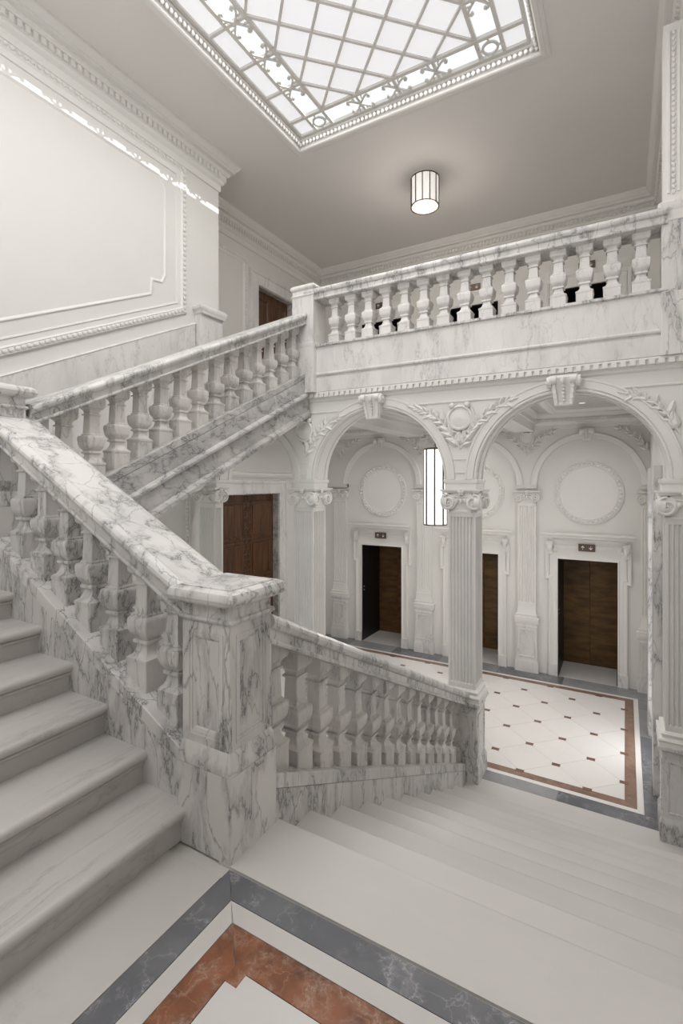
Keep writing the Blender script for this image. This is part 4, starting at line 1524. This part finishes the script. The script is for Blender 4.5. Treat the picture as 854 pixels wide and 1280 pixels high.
# ------------------------------------------------------------------ panel mouldings on the stair wall
pn = setting('trim_5', 'raised panel mouldings with leaf beads on the tall stair wall', 'wall trim')
fr = FX(XS)
rz = lambda y: 3.93 - (4.6 - y) * 0.477
p = [(0.2, rz(0.2)), (4.60, rz(4.60)), (4.60, 5.78), (0.2, 5.78)]
mb = MB()
sweep(mb, p, [(-0.05, 0), (-0.045, 0.014), (-0.03, 0.03), (-0.024, 0.018), (0.024, 0.018), (0.03, 0.026), (0.05, 0.012), (0.10, 0.010), (0.105, 0.02), (0.12, 0.016), (0.125, 0)], fr, True)
build('panel_frame', mb, M['white'], pn, ang=25)
mb = MB()


def beads(mb, a, b, step, f3, r, ax):
    a, b = Vector(a), Vector(b)
    L = (b - a).length
    k = 0
    n = int(L / step)
    for i in range(n):
        q = a + (b - a) * ((i + 0.5) / n)
        mb.sphere(f3(q), r, 6, 4, ax)


f3 = lambda q: (XS + 0.022, q.x, q.y)
beads(mb, p[0], p[1], 0.062, f3, 0.026, (0.8, 1.15, 1))
beads(mb, p[1], p[2], 0.062, f3, 0.024, (0.8, 1, 1.15))
beads(mb, (4.6, 5.78), (0.2, 5.78), 0.062, f3, 0.024, (0.8, 1.15, 1))
stuff(build('bead', mb, M['white'], pn, ang=50))
# inner line with notched corner
q0 = 0.30
mb = MB()
yi = 4.60 - q0
ip = [(0.5, rz(0.5) + q0), (yi - 0.22, rz(yi - 0.22) + q0), (yi - 0.20, rz(yi) + q0 + 0.08), (yi - 0.05, rz(yi) + q0 + 0.10), (yi, rz(yi) + q0 + 0.2), (yi, 5.38), (yi - 0.1, 5.5), (0.5, 5.5)]
sweep(mb, ip, [(-0.014, 0), (-0.012, 0.012), (0.0, 0.014), (0.012, 0.006), (0.02, 0)], fr, True)
build('inner_frame', mb, M['white'], pn, ang=25)
# gallery wall panel left of the upper door
mb = MB()
p2 = [(5.5, ZU + 0.5), (6.72, ZU + 0.5), (6.72, 5.58), (5.5, 5.58)]
sweep(mb, p2, [(-0.04, 0), (-0.035, 0.02), (-0.02, 0.025), (0.02, 0.016), (0.03, 0.02), (0.06, 0.008), (0.065, 0)], FX(XL), True)
build('panel_frame', mb, M['white'], pn, ang=25)
mb = MB()
f4 = lambda q: (XL + 0.02, q.x, q.y)
beads(mb, p2[1], p2[2], 0.06, f4, 0.024, (0.8, 1, 1.15))
beads(mb, p2[2], p2[3], 0.06, f4, 0.024, (0.8, 1.15, 1))
stuff(build('bead', mb, M['white'], pn, ang=50))

# ------------------------------------------------------------------ marble pier at the end of the balcony
pier = thing('wall_pier', 'veined marble pier ending the balcony, with a plaster pilaster above', 'pier', (0.42, 5.45, 2.83))
mb = MB().sqlathe([(1.0, 2.83), (1.0, 3.40)], 0.43, 5.47, 0.01, 0.15, 0.12)
build('pier_base', mb, M['arab'], pier)
mb = MB().sqlathe([(1.0, 3.40), (1.0, 4.06)], 0.43, 5.47, 0.01, 0.145, 0.115)
build('pier_shaft', mb, M['arab'], pier)
mb = MB().sqlathe([(1.0, 4.04), (1.02, 4.045), (1.02, 4.06), (1.0, 4.065), (1.0, 4.13), (1.05, 4.14), (1.12, 4.16), (1.16, 4.185), (1.16, 4.205), (1.08, 4.22)], 0.43, 5.47, 0.02, 0.15, 0.12)
build('pier_cap', mb, M['pale'], pier, ang=25)
mb = MB().box(0.30, XR + 0.02, 5.38, 5.60, 4.21, ZC - 0.38)
build('pilaster_shaft', mb, M['white'], pier, flat=True)
mb = MB()
sweep(mb, [(0.34, 4.3), (0.34, ZC - 0.45)], [(-0.012, 0), (-0.01, 0.014), (0.01, 0.014), (0.012, 0)], FY(5.38))
sweep(mb, [(0.415, 4.3), (0.415, ZC - 0.45)], [(-0.012, 0), (-0.01, 0.014), (0.01, 0.014), (0.012, 0)], FY(5.38))
build('pilaster_moulding', mb, M['white'], pier, ang=25)
mb = MB()
zz = 4.3
while zz < ZC - 0.45:
    mb.sphere((0.378, 5.375, zz), 0.018, 6, 4, (1, 0.8, 1.2))
    zz += 0.05
stuff(build('bead', mb, M['white'], pier, ang=50))

# marble door casing on the lobby side wall, seen edge-on beside the half column
cs = setting('door_3', 'veined marble casing in the lobby side wall, with an assumed glazed door inside', 'door casing')  # the glazed door inside the casing is assumed, for the side light
mb = MB()
mb.box(0.255, 0.335, 7.55, 7.85, ZL, 1.55)
mb.box(0.255, 0.335, 6.15, 6.45, ZL, 1.55)
mb.box(0.255, 0.335, 6.15, 7.85, 1.55, 1.85)
build('casing', mb, M['arab'], cs, flat=True, bevel=0.006)
build('door_pane', MB().box(0.322, 0.345, 6.45, 7.55, ZL, 1.55), M['pane'], cs, flat=True)  # unseen glowing pane, added to go with the assumed side light

# ------------------------------------------------------------------ lamps
def drum_lamp(name, label, cx, cy, z0, z1, r, mat, rod_to, nrib=12, rw=0.012, light=None):
    t = thing(name, label, 'lamp', (cx, cy, z0))
    build('shade', MB().lathe([(r - 0.01, z0 + 0.012), (r, z0 + 0.02), (r, z1)], cx, cy, 32), mat, t)
    for k in range(nrib):
        a = 2 * pi * (k + 0.35) / nrib
        c, s = math.cos(a), math.sin(a)
        mb = MB()
        q = [(cx + (r + dr) * c - tw * s, cy + (r + dr) * s + tw * c) for dr, tw in ((-0.004, -rw / 2), (0.009, -rw / 2), (0.009, rw / 2), (-0.004, rw / 2))]
        mb.prism([(x, y, z0) for x, y in q], (0, 0, z1 - z0))
        if k == 0:
            build('rib', mb, M['brass'], t, flat=True)
        else:
            build('rib', mb, M['brass'], t, flat=True)
    for zz, rr in ((z0, r), (z1 - 0.01, r)):
        build('ring', MB().rings([[(cx + q * math.cos(2 * pi * k / 32), cy + q * math.sin(2 * pi * k / 32), zv) for k in range(32)] for q, zv in ((rr - 0.014, zz), (rr + 0.008, zz), (rr + 0.008, zz + 0.014), (rr - 0.014, zz + 0.014))], closed=True), M['brass'], t)
    if rod_to - z1 > 0.1:
        build('rod', MB().lathe([(0.008, z1), (0.008, rod_to)], cx, cy, 8), M['brass'], t)
        build('top_plate', MB().lathe([(r * 0.98, z1 - 0.002), (r * 0.98, z1 + 0.008), (0.03, z1 + 0.03)], cx, cy, 24), M['brass'], t)
        build('ceiling_rose', MB().lathe([(0.02, rod_to - 0.03), (0.06, rod_to - 0.01), (0.06, rod_to)], cx, cy, 16), M['brass'], t)
    else:
        build('ceiling_plate', MB().lathe([(r * 1.02, z1 - 0.005), (r * 1.04, rod_to)], cx, cy, 32), M['white'], t)
    return t


dl = drum_lamp('ceiling_lamp', 'drum ceiling lamp with dark ribs under the gallery ceiling', -2.6, 7.02, 5.775, 6.20, 0.205, M['shade'], ZC)
l = lamp('ceiling_lamp_light', 'POINT', (0, 0, 0), 42, (1, 0.92, 0.82), shadow_soft_size=0.22)
l.parent = dl
l.location = (0, 0, -0.05)
ln = drum_lamp('hanging_lantern', 'tall lit cylindrical lantern hanging in the lobby arch', -2.5, 7.2, 1.02, 2.17, 0.17, M['lantern'], 2.83, 8, 0.02)
l = lamp('lantern_light', 'POINT', (0, 0, 0), 40, (1, 0.96, 0.9), shadow_soft_size=0.18)
l.parent = ln
l.location = (0, 0, -0.03)

# ------------------------------------------------------------------ skylight
wn = setting('window_1', 'frosted skylight with a lattice and scrollwork border', 'skylight')
ZS = 6.36
g = 0.48
bx = [-3.80, -3.55, -3.30, -3.30 + 4 * g, -3.30 + 4 * g + 0.25, -3.30 + 4 * g + 0.50]
byt = [5.515, 5.24]
ny = 10
yb0_ = 5.24 - ny * g
byb = [yb0_, yb0_ - 0.27]
# moulded opening
mb = MB()
sweep(mb, [(SKX0, SKY0), (SKX1, SKY0), (SKX1, SKY1), (SKX0, SKY1)],
      [(-0.10, -0.002), (-0.10, 0.010), (-0.085, 0.018), (-0.06, 0.016), (-0.05, 0.028), (-0.012, 0.030), (0.003, 0.020), (0.003, -0.055), (0.045, -0.062), (0.05, -0.08), (0.035, -0.095), (0.035, -0.155), (-0.004, -0.155), (-0.004, -0.002)], FZ(ZC, -1), True)
build('frame_moulding', mb, M['white'], wn, ang=25)
mb = MB()
for a, b in (((SKX0 + 0.035, SKY0), (SKX0 + 0.035, SKY1)), ((SKX0, SKY1 - 0.035), (SKX1, SKY1 - 0.035)), ((SKX1 - 0.035, SKY0), (SKX1 - 0.035, SKY1))):
    a, b = Vector(a), Vector(b)
    n = int((b - a).length / 0.055)
    for i in range(n):
        q = a + (b - a) * ((i + 0.5) / n)
        d = (b - a).normalized()
        s = (0.7, 1, 1.3) if abs(d.y) > 0.5 else (1, 0.7, 1.3)
        mb.sphere((q.x, q.y, ZC + 0.035), 0.024, 6, 4, s)
stuff(build('bead', mb, M['white'], wn, ang=50))


def bar(p, q, w=0.018, h=0.035, name='glazing_bar', parent=None):
    p, q = Vector(p), Vector(q)
    d = (q - p).normalized()
    n = Vector((-d.y, d.x)) * w
    pts = [p - n, q - n, q + n, p + n]
    h += 0.003 * (abs(d.x) > 0.9) + 0.0015 * (d.x * d.y > 0.1)
    return build(name, MB().prism([(v.x, v.y, ZS - h) for v in pts], (0, 0, h + 0.002 * (abs(d.x) > 0.9) + 0.001 * (d.x * d.y > 0.1))), M['bar'], wn, flat=True)


YT, YBo = byt[0], byb[1]
for x in bx:
    bar((x, YBo), (x, YT), 0.02)
for y in (byt[0], byt[1], byb[0], byb[1]):
    bar((bx[0], y), (bx[5], y), 0.02)
for k in range(1, ny):
    y = yb0_ + g * k
    bar((bx[0], y), (bx[2], y), 0.016)
    bar((bx[3], y), (bx[5], y), 0.016)
for k in range(1, 4):
    x = bx[2] + g * k
    bar((x, byt[1]), (x, byt[0]), 0.016)
    bar((x, byb[1]), (x, byb[0]), 0.016)
# diagonal lattice
IX0, IX1, IY0, IY1 = bx[2], bx[3], byb[0], byt[1]
for s in (1, -1):
    for k in range(-20, 40):
        # line y = IY1 + s*(x-IX0) + k*g
        pts = []
        for x in (IX0, IX1):
            y = IY1 + s * (x - IX0) + k * g
            if IY0 - 1e-6 <= y <= IY1 + 1e-6:
                pts.append((x, y))
        for y in (IY0, IY1):
            x = IX0 + (y - IY1 - k * g) / s
            if IX0 + 1e-6 < x < IX1 - 1e-6:
                pts.append((x, y))
        if len(pts) >= 2 and (Vector(pts[0]) - Vector(pts[1])).length > 0.1:
            bar(pts[0], pts[1], 0.014, 0.03)
# panes: lattice squares (diamonds), border panes; the scroll band is clear glass
def pane(poly, mat, name='pane'):
    return build(name, MB().prism([(x, y, ZS - 0.006) for x, y in poly], (0, 0, 0.006)), mat, wn, flat=True)


h = g / 2
for i in range(0, 9):
    for j in range(0, 2 * ny + 1):
        if (i + j) % 2 == 0:
            continue
        cx, cy = IX0 + i * h, IY1 - j * h
        p = clip([(cx - h, cy), (cx, cy - h), (cx + h, cy), (cx, cy + h)], IX0, IX1, IY0, IY1)
        if len(p) >= 3:
            pane(p, M['pane'])
ys = [YT, byt[1]] + [IY1 - g * k for k in range(1, ny + 1)] + [YBo]
for i in range(len(ys) - 1):
    for x0, x1 in ((bx[0], bx[1]), (bx[4], bx[5])):
        pane([(x0, ys[i + 1]), (x1, ys[i + 1]), (x1, ys[i]), (x0, ys[i])], M['pane'])
for k in range(1, ny + 1):
    y1_ = IY1 - g * (k - 1)
    y0_ = IY1 - g * k
    for x0, x1 in ((bx[1], bx[2]), (bx[3], bx[4])):
        pane([(x0, y0_), (x1, y0_), (x1, y1_), (x0, y1_)], M['clear'])
xs_ = [bx[1], bx[2]] + [bx[2] + g * k for k in range(1, 5)] + [bx[4]]
for i in range(len(xs_) - 1):
    for y0_, y1_ in ((byt[1], byt[0]), (byb[1], byb[0])):
        pane([(xs_[i], y0_), (xs_[i + 1], y0_), (xs_[i + 1], y1_), (xs_[i], y1_)], M['clear'])

# scrollwork: a C pair on either side of each cross bar in the band
def scroll_mesh():
    mb = MB()
    fr = frame((0, 0, 0), (1, 0, 0), (0, 1, 0), (0, 0, -1))
    for sx in (1, -1):
        for sy in (1, -1):
            # C scroll: springs from the tie at the cross bar, swells out and curls back towards the band edge
            path = [(sx * x, sy * y) for x, y in ((0.012, 0.012), (0.03, 0.03), (0.055, 0.055), (0.083, 0.085), (0.098, 0.115), (0.094, 0.140), (0.074, 0.150), (0.058, 0.140), (0.06, 0.125))]
            if sx * sy < 0:
                path = path[::-1]
            sweep(mb, path, [(-0.010, 0), (-0.010, 0.016), (0.010, 0.016), (0.010, 0)], fr)
            mb.sphere((sx * 0.064, sy * 0.128, -0.008), 0.016, 6, 4)
            path = [(sx * x, sy * y) for x, y in ((0.055, 0.055), (0.085, 0.05), (0.105, 0.055), (0.112, 0.07))]
            if sx * sy < 0:
                path = path[::-1]
            sweep(mb, path, [(-0.007, 0), (-0.007, 0.014), (0.007, 0.014), (0.007, 0)], fr)
    mb.box(-0.045, 0.045, -0.016, 0.016, -0.02, 0)
    return mb


sc0 = None
spots = [((bx[1] + bx[2]) / 2, IY1 - g * k, 0) for k in range(1, ny)] + [((bx[3] + bx[4]) / 2, IY1 - g * k, 0) for k in range(1, ny)]
spots += [(bx[2] + g * k, (byt[0] + byt[1]) / 2, pi / 2) for k in range(1, 4)] + [(bx[2] + g * k, (byb[0] + byb[1]) / 2, pi / 2) for k in range(1, 4)]
for (x, y, rzz) in spots:
    p = (x, y, ZS - 0.03)
    if sc0 is None:
        sc0 = build('scroll', scroll_mesh(), M['bar'], wn, p, ang=40)
        sc0.rotation_euler = (0, 0, rzz)
    else:
        inst(sc0, p, wn, rzz)
r0 = None
for cx in ((bx[1] + bx[2]) / 2, (bx[3] + bx[4]) / 2):
    for cy in ((byt[0] + byt[1]) / 2, (byb[0] + byb[1]) / 2):
        p = (cx, cy, ZS - 0.03)
        if r0 is None:
            mb = MB()
            sweep(mb, arc(0, 0, 0.078, 0, 2 * pi, 20)[:-1], [(-0.013, 0), (-0.013, 0.016), (0.013, 0.016), (0.013, 0)], frame((0, 0, 0), (1, 0, 0), (0, 1, 0), (0, 0, -1)), True)
            for a in range(4):
                c, s = math.cos(a * pi / 2), math.sin(a * pi / 2)
                mb.prism([(c * 0.085 - s * 0.01, s * 0.085 + c * 0.01, -0.014), (c * 0.13 - s * 0.01, s * 0.13 + c * 0.01, -0.014), (c * 0.13 + s * 0.01, s * 0.13 - c * 0.01, -0.014), (c * 0.085 + s * 0.01, s * 0.085 - c * 0.01, -0.014)], (0, 0, 0.014))
            r0 = build('corner_ring', mb, M['bar'], wn, p, ang=40)
        else:
            inst(r0, p, wn)
